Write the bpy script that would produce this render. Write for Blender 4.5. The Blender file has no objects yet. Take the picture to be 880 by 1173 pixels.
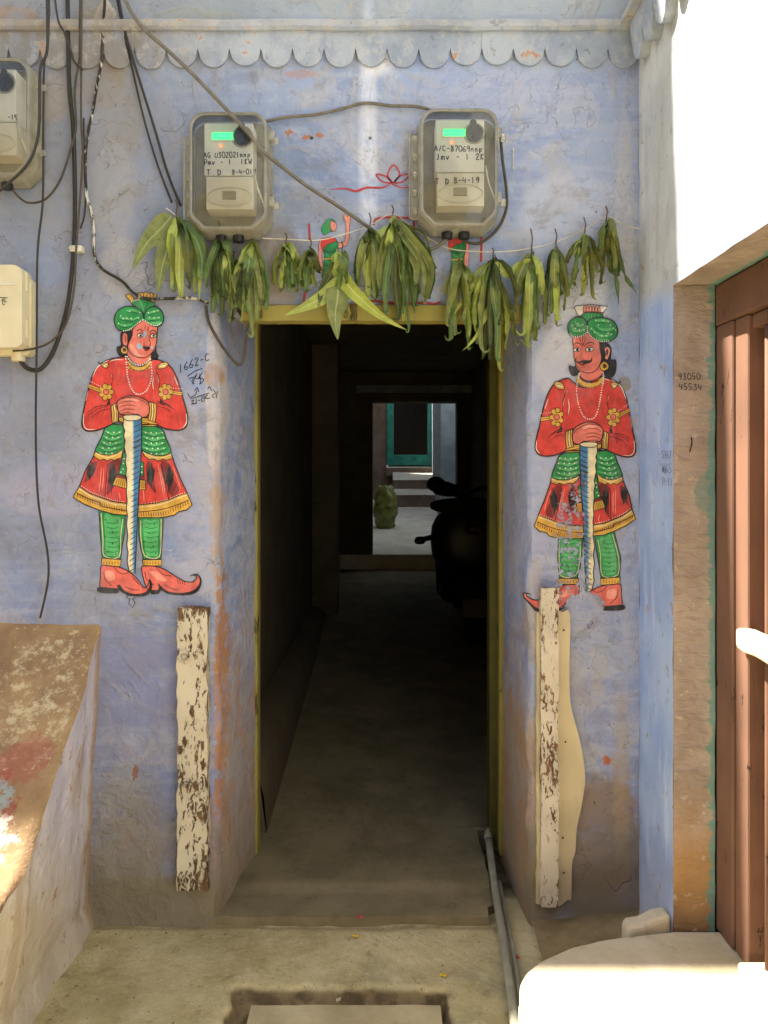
import bpy, bmesh, math, random
from mathutils import Vector, noise as mn
from mathutils.geometry import tessellate_polygon
random.seed(11)
R = math.radians
C = bpy.context.scene.collection
# ------------------------------------------------------------------ camera layout
F, D, ZC, CX, HY = 945.0, 2.7, 1.47, 440.0, 545.0     # measured from the photograph (pixels, metres)
def P(px, py, Y=0.0):
    d = D + Y
    return Vector(((px-CX)*d/F, Y, ZC-(py-HY)*d/F))
def PX(px, py, X):                                    # point on a plane of constant X
    d = F*X/(px-CX)
    return Vector((X, d-D, ZC-(py-HY)*d/F))
def PZ(px, py, Z):
    d = (ZC-Z)*F/(py-HY)
    return Vector(((px-CX)*d/F, d-D, Z))
# ------------------------------------------------------------------ colours
def lin(h):
    if isinstance(h, tuple): return h
    h = h.lstrip('#'); o = []
    for i in (0, 2, 4):
        c = int(h[i:i+2], 16)/255
        o.append(c/12.92 if c <= .04045 else ((c+.055)/1.055)**2.4)
    return tuple(o)
# ------------------------------------------------------------------ node helper
class G:
    def __init__(s, name):
        s.m = bpy.data.materials.new(name); s.m.use_nodes = True
        s.t = s.m.node_tree; s.t.nodes.clear()
        s.out = s.t.nodes.new('ShaderNodeOutputMaterial')
        s._p = None
    def n(s, ty, **k):
        x = s.t.nodes.new(ty)
        for a, b in k.items(): setattr(x, a, b)
        return x
    def link(s, v, sock):
        if isinstance(v, bpy.types.NodeSocket): s.t.links.new(v, sock)
        elif isinstance(v, (tuple, list, Vector)):
            v = tuple(v)
            if sock.type == 'RGBA' and len(v) == 3: v = v+(1,)
            sock.default_value = v
        else: sock.default_value = v
    @property
    def pos(s):
        if s._p is None: s._p = s.n('ShaderNodeNewGeometry').outputs['Position']
        return s._p
    def xyz(s, v=None):
        x = s.n('ShaderNodeSeparateXYZ'); s.link(v or s.pos, x.inputs[0]); return x.outputs
    def m_(s, op, a, b=0.0, c=0.0, clamp=False):
        x = s.n('ShaderNodeMath', operation=op, use_clamp=clamp)
        s.link(a, x.inputs[0]); s.link(b, x.inputs[1]); s.link(c, x.inputs[2]); return x.outputs[0]
    def mul(s, a, b): return s.m_('MULTIPLY', a, b)
    def add(s, a, b): return s.m_('ADD', a, b)
    def mx(s, f, a, b, blend='MIX'):
        x = s.n('ShaderNodeMix', data_type='RGBA', blend_type=blend)
        s.link(f, x.inputs[0]); s.link(lin(a) if isinstance(a, (str, tuple)) else a, x.inputs[6])
        s.link(lin(b) if isinstance(b, (str, tuple)) else b, x.inputs[7]); return x.outputs[2]
    def scl(s, v, sc, loc=(0, 0, 0)):
        x = s.n('ShaderNodeMapping'); s.link(v or s.pos, x.inputs[0]); x.inputs['Scale'].default_value = sc
        x.inputs['Location'].default_value = loc; return x.outputs[0]
    def noise(s, sc, det=4, ro=.55, v=None, dist=0.0, st=(1, 1, 1), loc=(0, 0, 0)):
        x = s.n('ShaderNodeTexNoise')
        vv = v or s.pos
        if st != (1, 1, 1) or loc != (0, 0, 0): vv = s.scl(vv, st, loc)
        s.link(vv, x.inputs['Vector']); x.inputs['Scale'].default_value = sc; x.inputs['Detail'].default_value = det
        x.inputs['Roughness'].default_value = ro; x.inputs['Distortion'].default_value = dist
        return x.outputs['Fac']
    def mr(s, v, a, b, c=0.0, d=1.0, smooth=True):
        x = s.n('ShaderNodeMapRange', clamp=True)
        if smooth: x.interpolation_type = 'SMOOTHSTEP'
        s.link(v, x.inputs[0]); s.link(a, x.inputs[1]); s.link(b, x.inputs[2]); s.link(c, x.inputs[3]); s.link(d, x.inputs[4])
        return x.outputs[0]
    def blob(s, cx, cz, rx, rz, nz, soft=.35, wob=1.2, ax=('X', 'Z')):
        o = s.xyz(); i = {'X': 0, 'Y': 1, 'Z': 2}
        a = s.mul(s.add(o[i[ax[0]]], -cx), 1/rx); b = s.mul(s.add(o[i[ax[1]]], -cz), 1/rz)
        q = s.add(s.mul(a, a), s.mul(b, b))
        q = s.add(q, s.mul(s.add(nz, -.5), wob*2))
        return s.mr(q, 1+soft, 1-soft)
    def bump(s, h, st=.5, dist=.01, nrm=None):
        x = s.n('ShaderNodeBump'); s.link(h, x.inputs['Height']); x.inputs['Strength'].default_value = st
        x.inputs['Distance'].default_value = dist
        if nrm is not None: s.link(nrm, x.inputs['Normal'])
        return x.outputs[0]
    def bsdf(s, col, ro=.8, nrm=None, spec=.3, metal=0.0, **k):
        x = s.n('ShaderNodeBsdfPrincipled')
        s.link(lin(col) if isinstance(col, (str, tuple)) else col, x.inputs['Base Color']); s.link(ro, x.inputs['Roughness'])
        x.inputs['Specular IOR Level'].default_value = spec; x.inputs['Metallic'].default_value = metal
        if nrm is not None: s.link(nrm, x.inputs['Normal'])
        for a, b in k.items(): s.link(b, x.inputs[a.replace('_', ' ')])
        return x.outputs[0]
    def end(s, sh):
        s.t.links.new(sh, s.out.inputs[0]); return s.m
def simple(name, col, ro=.6, var=.25, sc=20, spec=.3, metal=0.0, bmp=.2, dirt=None):
    g = G(name); n = g.noise(sc, 5, .6); n2 = g.noise(sc*.22, 3, .5)
    c = lin(col); dk = tuple(v*(1-var) for v in c); lt = tuple(min(1, v*(1+var*.6)) for v in c)
    k = g.mx(g.mr(n, .3, .7), dk, lt)
    k = g.mx(g.mul(g.mr(n2, .45, .75), .5), k, dirt or tuple(v*.6 for v in c))
    return g.end(g.bsdf(k, g.mr(n, .3, .7, ro-.08, min(1, ro+.1)), g.bump(n, bmp, .003), spec, metal))
# ------------------------------------------------------------------ wall plaster
def facade_mat():
    g = G('blue_limewash')
    x, y, z = g.xyz()[:3]
    n1 = g.noise(1.7, 6, .62); n2 = g.noise(6, 6, .6, loc=(3, 1, 7)); n3 = g.noise(26, 5, .65)
    st = g.noise(3.2, 5, .6, st=(.8, 1, 7), dist=.4); sv = g.noise(5, 4, .6, st=(3.5, 1, .45)); nf = g.noise(90, 4, .6)
    nw = g.noise(4.2, 7, .68, loc=(9, 2, 1)); patch = g.noise(2.9, 3, .8, dist=1.4, loc=(4, 4, 2))
    c = g.mx(g.mr(n1, .36, .64), '#788cb2', '#9ba9c5')
    c = g.mx(g.mul(g.mr(g.add(z, g.mul(n1, .6)), 1.55, 1.0), .6), c, '#7e85ae'); c = g.mx(g.mul(g.mr(st, .45, .68), .42), c, '#b4bbcb')
    c = g.mx(g.mul(g.mr(sv, .5, .72), .40), c, '#aaa6ac')
    c = g.mx(g.mul(g.mr(x, -.35, .75), .26), c, '#b4bfdc')  # paler to the right: paint tone and brighter light mixed into the colour
    c = g.mx(g.mul(g.mr(patch, .52, .60), .5), c, '#a8a5a3'); big = g.noise(3.6, 7, .72, dist=.9, loc=(8, 3, 5)); c = g.mx(g.mul(g.mr(big, .50, .56), .38), c, '#bcbcc2'); c = g.mx(g.mul(g.mr(big, .42, .38), .38), c, '#787a94')
    c = g.mx(g.mul(g.mr(patch, .40, .33), .35), c, '#6f7a9c')
    c = g.mx(g.mul(g.mr(n3, .52, .70), .30), c, '#c3c4cc')
    c = g.mx(g.mul(g.mr(n3, .46, .30), .30), c, '#77748a')
    mixn = g.add(g.mul(nw, .6), g.mul(n3, .4)); brk = g.mr(g.add(g.mul(n3, .5), g.mul(n2, .5)), .36, .52, .35, 1.0)
    # greyish zone left, top
    c = g.mx(g.mul(g.mr(g.add(z, g.mul(n2, .3)), 2.95, 3.15), .6), c, '#a3a9a4')
    c = g.mx(g.mul(g.mul(g.mr(x, -.45, -.8), g.mr(n2, .35, .6)), .45), c, '#85868f')
    c = g.mx(g.mul(g.mul(g.mr(g.add(x, g.mul(n1, 1.2)), .75, -.1), g.mr(g.add(z, g.mul(n2, .8)), 1.9, 2.7)), .45), c, '#7e858c')
    c = g.mx(g.mul(g.mul(g.mr(x, -.5, -1.0), g.mr(n1, .4, .6)), .35), c, '#7a7c8c')
    def B(px, py, rx, ry, col, f, wob=1.2, soft=.35, nz=None):
        nonlocal c
        p = P(px, py); k = D/F
        c = g.mx(g.mul(g.mul(g.blob(p.x, p.z, rx*k, ry*k, nz or mixn, soft, wob), brk), f), c, col)
    B(422, 190, 10, 180, '#dfe3ee', .6, .9, .9)           # white lime run
    B(432, 60, 20, 26, '#e8e6e2', .7, .6, .6)
    B(318, 300, 30, 46, '#8d8274', .9, 1.6)                # bare render by the meter
    B(300, 340, 40, 30, '#a49787', .7, 1.5)
    B(60, 110, 22, 30, '#a89880', .8, 1.6); B(140, 130, 26, 60, '#8b8780', .7, 1.7); B(130, 220, 28, 60, '#9b9a9b', .8, 1.7)
    B(120, 50, 26, 30, '#a0673c', .55, 1.8); B(120, 20, 12, 22, '#e6dcd2', .7, 1.8, .2, n3)
    B(8, 20, 40, 14, '#a07c4e', .5, 1.6); B(140, 310, 26, 40, '#a7a4a3', .7, 1.5); B(60, 560, 60, 30, '#a9a6b8', .6, 1.5)
    B(160, 470, 60, 60, '#a6a3b0', .55, 1.5); B(225, 560, 30, 120, '#b7b2bc', .45, 1.2, .6)
    B(245, 450, 10, 90, '#c9c0b8', .75, 1.3); B(247, 600, 6, 70, '#bb9a72', .6, 3.0, .4, n3); B(243, 430, 10, 14, '#ad8457', .8, 1.5)
    B(250, 800, 5, 130, '#b07a48', .85, 3.4, .4, n3); B(240, 990, 18, 80, '#a0795a', .55, 1.6)
    B(150, 975, 46, 90, '#8c8577', .75, 2.6, .8, n2); B(170, 1040, 120, 34, '#857a63', .85, 1.0)
    B(155, 885, 3, 9, '#8f5a35', .8, 2.6, .3, nf); B(696, 872, 6, 5, '#b4643d', .95, 3.0, .3, nf); B(352, 157, 7, 3, '#a8714e', .9, 3.2, .3, nf); B(331, 152, 4, 4, '#a8714e', .9, 3.2, .3, nf); B(366, 155, 4, 3, '#a8714e', .9, 3.2, .3, nf); B(424, 158, 2, 2, '#2c2622', .9, .3, .2); B(357, 158, 2, 2, '#2c2622', .9, .3, .2); B(345, 85, 16, 5, '#b5773d', .5, 3.0, .3, nf)
    B(110, 60, 34, 60, '#8a7d68', .75, 1.7); B(80, 160, 60, 110, '#92949a', .5, 1.5); B(30, 60, 60, 16, '#8b7d64', .6, 1.5); B(20, 480, 60, 50, '#8b8f9c', .5, 1.4); B(295, 285, 60, 50, '#8d867e', .5, 1.7); B(90, 380, 40, 60, '#989aa2', .5, 1.6); B(225, 30, 60, 20, '#9a9b88', .5, 1.5); B(600, 60, 100, 30, '#9fb0c6', .4, 1.5); B(655, 350, 40, 60, '#d3d4da', .6, 1.5)
    B(650, 250, 60, 60, '#c3c8d6', .5, 1.3); B(640, 420, 26, 40, '#d6d3d2', .6, 1.4); B(560, 100, 90, 30, '#a9b0c6', .5, 1.2)
    B(715, 440, 8, 9, '#93876f', .8, 1.3); B(716, 250, 10, 120, '#c6c2c0', .5, 1.2)
    B(688, 960, 46, 70, '#8f7c66', .8, 1.5); B(712, 900, 9, 110, '#b39c78', .5, 2.6, .6, n3); B(735, 1030, 80, 50, '#8d7a5e', .7, 1.0)
    B(614, 700, 10, 60, '#b9a98c', .5, 1.5); B(605, 930, 14, 120, '#a58a60', .65, 1.6); B(610, 1010, 30, 60, '#8f8468', .8, 1.2)
    B(640, 560, 90, 160, '#b5b3c4', .35, 1.2, .6); B(360, 240, 60, 26, '#8b8c92', .4, 1.5)
    B(165, 780, 70, 60, '#7b80a3', .6, 1.2, .6)
    # chips of orange undercoat and dark pinholes
    ch = g.noise(15, 6, .7, loc=(1, 7, 3)); c = g.mx(g.mul(g.mr(ch, .675, .70), .8), c, '#a87f58')
    ch2 = g.noise(34, 3, .6, loc=(5, 7, 3)); c = g.mx(g.mul(g.mr(ch2, .715, .75), .7), c, '#4b4038')
    ch3 = g.noise(11, 7, .75, loc=(2, 2, 9), st=(1, 1, 2.2)); c = g.mx(g.mul(g.mr(ch3, .655, .675), .65), c, '#cfd2dc')
    hn = g.noise(8, 3, .55, loc=(6, 6, 1)); hair = g.mul(g.mr(g.m_('ABSOLUTE', g.add(hn, -.5)), .0035, .0008), g.mr(big, .50, .58)); c = g.mx(g.mul(hair, .5), c, '#625a52')
    hn2 = g.noise(26, 2, .5, loc=(2, 6, 1)); hair2 = g.mul(g.mr(g.m_('ABSOLUTE', g.add(hn2, -.48)), .006, .001), g.mr(n2, .56, .62)); c = g.mx(g.mul(hair2, .45), c, '#6a6668')
    sp = g.noise(70, 3, .6, loc=(3, 1, 8)); c = g.mx(g.mul(g.mr(sp, .70, .74), .6), c, '#55504a')
    # rising damp and dirt near the ground
    lo = g.mr(g.add(z, g.mul(g.add(n2, -.5), 1.0)), .42, .02); c = g.mx(g.mul(lo, .85), c, '#857b62'); grim = g.mr(g.noise(7, 7, .75, dist=.6, loc=(7, 7, 7)), .54, .66); c = g.mx(g.mul(grim, .38), c, '#7b7468')
    rev = g.mul(g.mr(y, .0, .12), g.mr(g.add(z, g.mul(g.add(n2, -.5), .9)), .95, .45)); c = g.mx(g.mul(rev, .6), c, '#a69784')
    orr = g.mul(g.mul(g.mr(y, -.01, .03), g.mr(n2, .48, .6)), g.mr(z, 1.2, .7)); c = g.mx(g.mul(g.mul(orr, brk), .55), c, '#ab845c')
    cr = g.n('ShaderNodeTexVoronoi', feature='DISTANCE_TO_EDGE'); g.link(g.scl(None, (2.3, 2.3, 2.9)), cr.inputs['Vector'])
    dv = g.n('ShaderNodeTexNoise'); dv.inputs['Scale'].default_value = 7; g.link(g.pos, dv.inputs['Vector'])
    va = g.n('ShaderNodeVectorMath', operation='MULTIPLY_ADD'); g.link(dv.outputs['Color'], va.inputs[0]); va.inputs[1].default_value = (.35, .35, .35)
    g.link(g.pos, va.inputs[2]); g.link(g.scl(va.outputs[0], (2.0, 2.0, 2.6)), cr.inputs['Vector']); cr.inputs['Scale'].default_value = 1
    crack = g.mul(g.mr(cr.outputs['Distance'], .004, .0005), g.mul(g.mr(n1, .50, .60), g.mr(n2, .5, .62))); c = g.mx(g.mul(crack, .35), c, '#6d655c')
    rough_zone = g.add(g.blob(P(150, 960).x, P(150, 960).z, .16, .3, nw, .4, 1.0), .12)
    pl = g.noise(19, 6, .7, dist=.7)
    h = g.add(g.add(g.mul(n3, .25), g.mul(nf, .10)), g.add(g.mul(pl, rough_zone), g.mul(g.mr(patch, .5, .62), .16)))
    h = g.add(h, g.add(g.mul(g.mr(ch3, .65, .68), .10), g.mul(crack, -.5)))
    h = g.add(h, g.add(g.mul(n2, .6), g.mul(g.add(hair, hair2), -.12)))
    return g.end(g.bsdf(c, .88, g.bump(h, .95, .014), .2))
def side_mat():
    g = G('side_wall_limewash'); x, y, z = g.xyz()[:3]
    n = g.noise(4, 6, .6); n3 = g.noise(24, 5, .65); st = g.noise(6, 4, .6, st=(1, 3, .5))
    top = g.mx(g.mr(n, .35, .65), '#c4c7c6', '#b1b5b4'); top = g.mx(g.mul(g.mr(st, .5, .7), .4), top, '#9b9c96')
    blu = g.mx(g.mr(n, .35, .65), '#8fa7d4', '#a8bde0'); blu = g.mx(g.mul(g.mr(st, .5, .7), .5), blu, '#c9d4e6')
    c = g.mx(g.mr(g.add(z, g.mul(n, .12)), 2.03, 2.13), blu, top)
    c = g.mx(g.mul(g.mr(n3, .60, .66), .5), c, '#8e8a86')
    low = g.mr(g.add(z, g.mul(n, .5)), .62, .30); c = g.mx(g.mul(low, .45), c, '#b3aa94')
    edge = g.mul(g.mr(g.add(y, g.mul(n, .05)), .0, .02), 1)
    ch = g.noise(16, 6, .7, loc=(1, 7, 3)); c = g.mx(g.mul(g.mr(ch, .64, .67), .8), c, '#a4906f')
    return g.end(g.bsdf(c, .88, g.bump(g.add(g.mul(n3, .5), n), .6, .008), .2))
def pier_mat():
    g = G('grey_tan_render'); x, y, z = g.xyz()[:3]
    n = g.noise(5, 6, .65); n3 = g.noise(30, 5, .65); tr = g.noise(14, 4, .6, dist=.6, st=(1, 1, 2.6)); wv = g.noise(60, 2, .5)
    c = g.mx(g.mr(n, .3, .7), '#9c9087', '#b5a89c'); c = g.mx(g.mul(g.mr(tr, .5, .7), .4), c, '#857868')
    c = g.mx(g.mul(g.mr(g.add(z, g.mul(n, .25)), .72, .45), .75), c, '#b08548')
    c = g.mx(g.mul(g.mr(g.add(z, g.mul(n, .3)), .45, .28), .9), c, '#80694c')
    c = g.mx(g.mul(g.mr(n3, .60, .68), .5), c, '#d6cbb8')
    ed = g.mr(g.add(x, g.add(g.mul(g.add(n3, -.5), .03), g.mul(g.add(tr, -.5), .06))), .936, .944); c = g.mx(g.mul(ed, .85), c, '#6f9b93')
    tl = g.blob(.925, 1.42, .03, .06, n, .3, 1.2); c = g.mx(g.mul(tl, .6), c, '#6d9088')
    return g.end(g.bsdf(c, .85, g.bump(g.add(g.mul(tr, 1.2), g.mul(n3, .3)), .9, .010), .25))
def ground_mat():
    g = G('trodden_cement'); x, y, z = g.xyz()[:3]
    n = g.noise(3.2, 7, .62); n2 = g.noise(13, 6, .65); n3 = g.noise(55, 4, .6); gl = g.noise(2.1, 4, .6, loc=(4, 2, 0), dist=.8)
    c = g.mx(g.mr(n, .33, .67), '#a49668', '#c4b78c')
    c = g.mx(g.mul(g.mr(gl, .5, .65), .45), c, '#87876b'); c = g.mx(g.mul(g.mr(n2, .55, .72), .4), c, '#cfc4a0')
    c = g.mx(g.mul(g.mr(n2, .42, .30), .6), c, '#7a6c4c'); c = g.mx(g.mul(g.mr(n3, .56, .70), .3), c, '#dacfac'); c = g.mx(g.mul(g.mr(n3, .42, .30), .35), c, '#6d6046'); sp = g.noise(38, 3, .6, loc=(4, 4, 4))
    c = g.mx(g.mul(g.mr(sp, .70, .73), .8), c, '#4c4230'); sp2 = g.noise(60, 2, .6, loc=(1, 4, 8)); c = g.mx(g.mul(g.mr(sp2, .74, .76), .8), c, '#e3dcc4')
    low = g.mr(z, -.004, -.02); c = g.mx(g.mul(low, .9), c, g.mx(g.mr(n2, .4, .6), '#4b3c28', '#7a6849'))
    joint = g.mr(g.m_('ABSOLUTE', g.add(g.add(y, .02), g.mul(g.add(n, -.5), .08))), .02, .0); c = g.mx(g.mul(g.mul(joint, g.mr(x, .5, .3)), .5), c, '#6b5a3c')
    return g.end(g.bsdf(c, .9, g.bump(g.add(g.mul(n3, .45), g.add(g.mul(n2, .6), g.add(n, g.mul(g.noise(150, 3, .6), .2)))), 1.0, .010), .25))
def concrete(name, a, b, dk, sc=4):
    g = G(name); n = g.noise(sc, 7, .62); n2 = g.noise(sc*4, 6, .65); n3 = g.noise(sc*14, 4, .6)
    c = g.mx(g.mr(n, .33, .67), a, b); c = g.mx(g.mul(g.mr(n2, .38, .25), .6), c, dk); c = g.mx(g.mul(g.mr(n2, .64, .8), .4), c, b)
    return g.end(g.bsdf(c, .9, g.bump(g.add(g.mul(n3, .4), n2), .6, .008), .2))
def plinth_top_mat():
    g = G('worn_plinth_render'); x, y, z = g.xyz()[:3]
    n = g.noise(5, 7, .65); n2 = g.noise(18, 6, .7); n3 = g.noise(60, 4, .6)
    c = g.mx(g.mr(n, .33, .67), '#7e6448', '#a4875f')
    w = g.mul(g.blob(-1.06, .80, .12, .15, n2, .5, 3.4), g.mr(g.noise(26, 6, .75, loc=(5, 5, 5)), .46, .60)); c = g.mx(g.mul(w, .75), c, '#cabb93')
    r = g.blob(-1.15, .56, .14, .09, n2, .2, 2.6); c = g.mx(g.mul(g.mul(r, g.mr(g.noise(24, 6, .75, loc=(1, 6, 5)), .42, .58)), .8), c, '#8c4038')
    r2 = g.blob(-1.03, .66, .07, .05, n2, .3, 2.2); c = g.mx(g.mul(r2, .55), c, '#9b5243')
    b = g.blob(-1.07, .585, .05, .03, n2, .2, 2.0); c = g.mx(g.mul(g.mul(b, g.mr(g.noise(30, 6, .75, loc=(1, 6, 2)), .40, .55)), .75), c, '#8fa3a1')
    w2 = g.mul(g.blob(-1.08, .50, .09, .05, n2, .4, 3.0), g.mr(g.noise(30, 6, .75, loc=(5, 1, 5)), .46, .56)); c = g.mx(g.mul(w2, .85), c, '#ded8c8')
    c = g.mx(g.mul(g.mr(n3, .62, .7), .5), c, '#d2c39c'); c = g.mx(g.mul(g.mr(n2, .36, .3), .5), c, '#57432d')
    return g.end(g.bsdf(c, .85, g.bump(g.add(g.mul(n3, .35), n2), .9, .012), .3))
def plinth_side_mat():
    g = G('stained_plinth_side'); x, y, z = g.xyz()[:3]
    n = g.noise(6, 7, .65, st=(1, 1, .6)); n2 = g.noise(18, 6, .7); n3 = g.noise(60, 4, .6); sm = g.noise(4, 3, .6, loc=(3, 3, 3), st=(1, 1, .5), dist=1)
    c = g.mx(g.mr(n, .35, .65), '#b2afc0', '#cac5ca')
    q = g.add(g.add(z, g.mul(y, .55)), g.mul(g.add(n, -.5), .5))
    c = g.mx(g.mul(g.mr(q, .34, -.1), .8), c, '#bcae8c'); c = g.mx(g.mul(g.mr(sm, .52, .62), .5), c, '#9a8468')
    c = g.mx(g.mul(g.mr(n2, .6, .66), .75), c, '#9c6f3c'); c = g.mx(g.mul(g.mr(n2, .32, .27), .7), c, '#5b4329')
    be = g.mul(g.mr(g.add(y, g.mul(g.add(n2, -.5), .05)), -.05, -.01), .8); c = g.mx(be, c, '#9a7a4f')
    return g.end(g.bsdf(c, .85, g.bump(g.add(g.mul(n3, .3), g.add(n2, n)), .8, .012), .3))
def peeling(name, wood, paint, thr, ver=1, sc=14, side=None):
    g = G(name); n = g.noise(sc, 7, .72, st=(1, 1, .42), dist=.5); n2 = g.noise(50, 4, .6, st=(1, 1, .12)); n3 = g.noise(5, 3, .5)
    w = g.mx(g.mr(n2, .35, .65), wood, tuple(v*.45 for v in lin(wood)))
    p = g.mx(g.mr(n3, .3, .7), paint, tuple(v*.78 for v in lin(paint)))
    q_ = g.add(n, g.add(g.mul(g.add(n3, -.5), .38), g.mul(g.add(n2, -.5), .22)))
    if side is not None:
        o_ = g.xyz(); q_ = g.add(q_, g.mul(g.mr(o_[0], side-.03, side+.01), .05)); q_ = g.add(q_, g.mul(g.mr(o_[2], .3, .12), .08)); q_ = g.add(q_, g.mul(g.mr(o_[2], .98, 1.03), .12))
    m = g.mr(q_, thr, thr+.03)
    c = g.mx(m, p, w)
    return g.end(g.bsdf(c, .75, g.bump(g.add(g.mul(m, -1.0), g.mul(n2, .4)), .8, .006), .3))
def paint_mat(name, col, worn=0.0):
    g = G(name); n = g.noise(22, 5, .6); n2 = g.noise(160, 3, .6, st=(1, 1, .5)); c0 = lin(col)
    br = g.noise(40, 4, .6, st=(1, 1, .22), dist=.5); n4 = g.noise(7, 4, .6)
    c = g.mx(g.mr(n, .3, .7), tuple(v*.72+.006 for v in c0), tuple(min(1, v*1.14+.012) for v in c0)); c = g.mx(g.mul(g.mr(br, .5, .7), .28), c, tuple(min(1, v*.8+.16) for v in c0)); c = g.mx(g.mul(g.mr(n4, .5, .7), .22), c, '#8d8a90')
    sh = g.bsdf(c, .55, g.bump(n2, .25, .002), .35)
    w = g.noise(55, 6, .75, loc=(3, 3, 3)); w2 = g.noise(11, 4, .6); x, y, z = g.xyz()[:3]
    if worn:
        # flaked-off paint: lower middle of the right-hand figure
        a = P(655, 640); fl = g.blob(a.x, a.z, .065, .32, w2, .5, 1.2)
        b = P(668, 697); fl2 = g.blob(b.x, b.z, .07, .05, w2, .5, .9)
        zone = g.m_('MAXIMUM', g.mul(fl, .17), g.mul(fl2, .34))
    else: zone = 0.0
    thr = g.m_('SUBTRACT', .675, zone)
    m = g.mr(w, thr, g.add(thr, .03))
    tr = g.n('ShaderNodeBsdfTransparent'); mix = g.n('ShaderNodeMixShader'); g.link(m, mix.inputs[0]); g.link(sh, mix.inputs[1]); g.link(tr.outputs[0], mix.inputs[2])
    return g.end(mix.outputs[0])
def leaf_mat(name, a, b, rib):
    g = G(name); tc = g.n('ShaderNodeTexCoord').outputs['UV']; o = g.xyz(tc); n = g.noise(30, 4, .6); n2 = g.noise(9, 3, .5)
    au = g.m_('ABSOLUTE', g.add(o[0], -.5))
    mid = g.mr(au, .05, .015)
    vv = g.m_('ABSOLUTE', g.m_('SINE', g.mul(g.add(o[1], g.mul(au, -.55)), 42))); side = g.mul(g.mr(vv, .16, .0), .35)
    c = g.mx(g.mr(n, .3, .7), a, b); c = g.mx(g.mul(g.mr(n2, .55, .75), .55), c, '#8c8a3c')
    c = g.mx(g.m_('MAXIMUM', mid, side), c, rib); c = g.mx(g.mul(g.mr(n, .66, .72), .7), c, '#6a5a2a')
    s1 = g.bsdf(c, .48, g.bump(g.add(g.mul(vv, .5), n), .35, .003), .45)
    t = g.n('ShaderNodeBsdfTranslucent'); g.link(g.mx(.5, c, b), t.inputs[0]); mix = g.n('ShaderNodeMixShader'); mix.inputs[0].default_value = .28
    g.link(s1, mix.inputs[1]); g.link(t.outputs[0], mix.inputs[2]); return g.end(mix.outputs[0])
def clear_mat(name, tint, haze, rough=.12, hz='#b9b08e'):
    g = G(name); n = g.noise(25, 4, .6); st = g.noise(30, 3, .6, st=(3, 1, .3))
    tr = g.n('ShaderNodeBsdfTransparent'); g.link(lin(tint), tr.inputs[0])
    d0 = g.bsdf(hz, .4, None, .5); tl = g.n('ShaderNodeBsdfTranslucent'); g.link(lin(hz), tl.inputs[0]); ms = g.n('ShaderNodeMixShader'); ms.inputs[0].default_value = .5; g.link(d0, ms.inputs[1]); g.link(tl.outputs[0], ms.inputs[2]); df = ms.outputs[0]; m1 = g.n('ShaderNodeMixShader'); g.link(g.mr(g.add(n, g.mul(st, .5)), .4, 1.1, haze*.8, haze*1.25), m1.inputs[0])
    g.link(tr.outputs[0], m1.inputs[1]); g.link(df, m1.inputs[2])
    gl = g.n('ShaderNodeBsdfGlossy'); gl.inputs['Roughness'].default_value = rough
    fr = g.n('ShaderNodeFresnel'); fr.inputs['IOR'].default_value = 1.5
    m2 = g.n('ShaderNodeMixShader'); g.link(fr.outputs[0], m2.inputs[0]); g.link(m1.outputs[0], m2.inputs[1]); g.link(gl.outputs[0], m2.inputs[2])
    return g.end(m2.outputs[0])
def emit_mat(name, col, st, base='#208040'):
    g = G(name); return g.end(g.bsdf(base, .4, None, .3, Emission_Color=lin(col), Emission_Strength=st))
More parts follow.
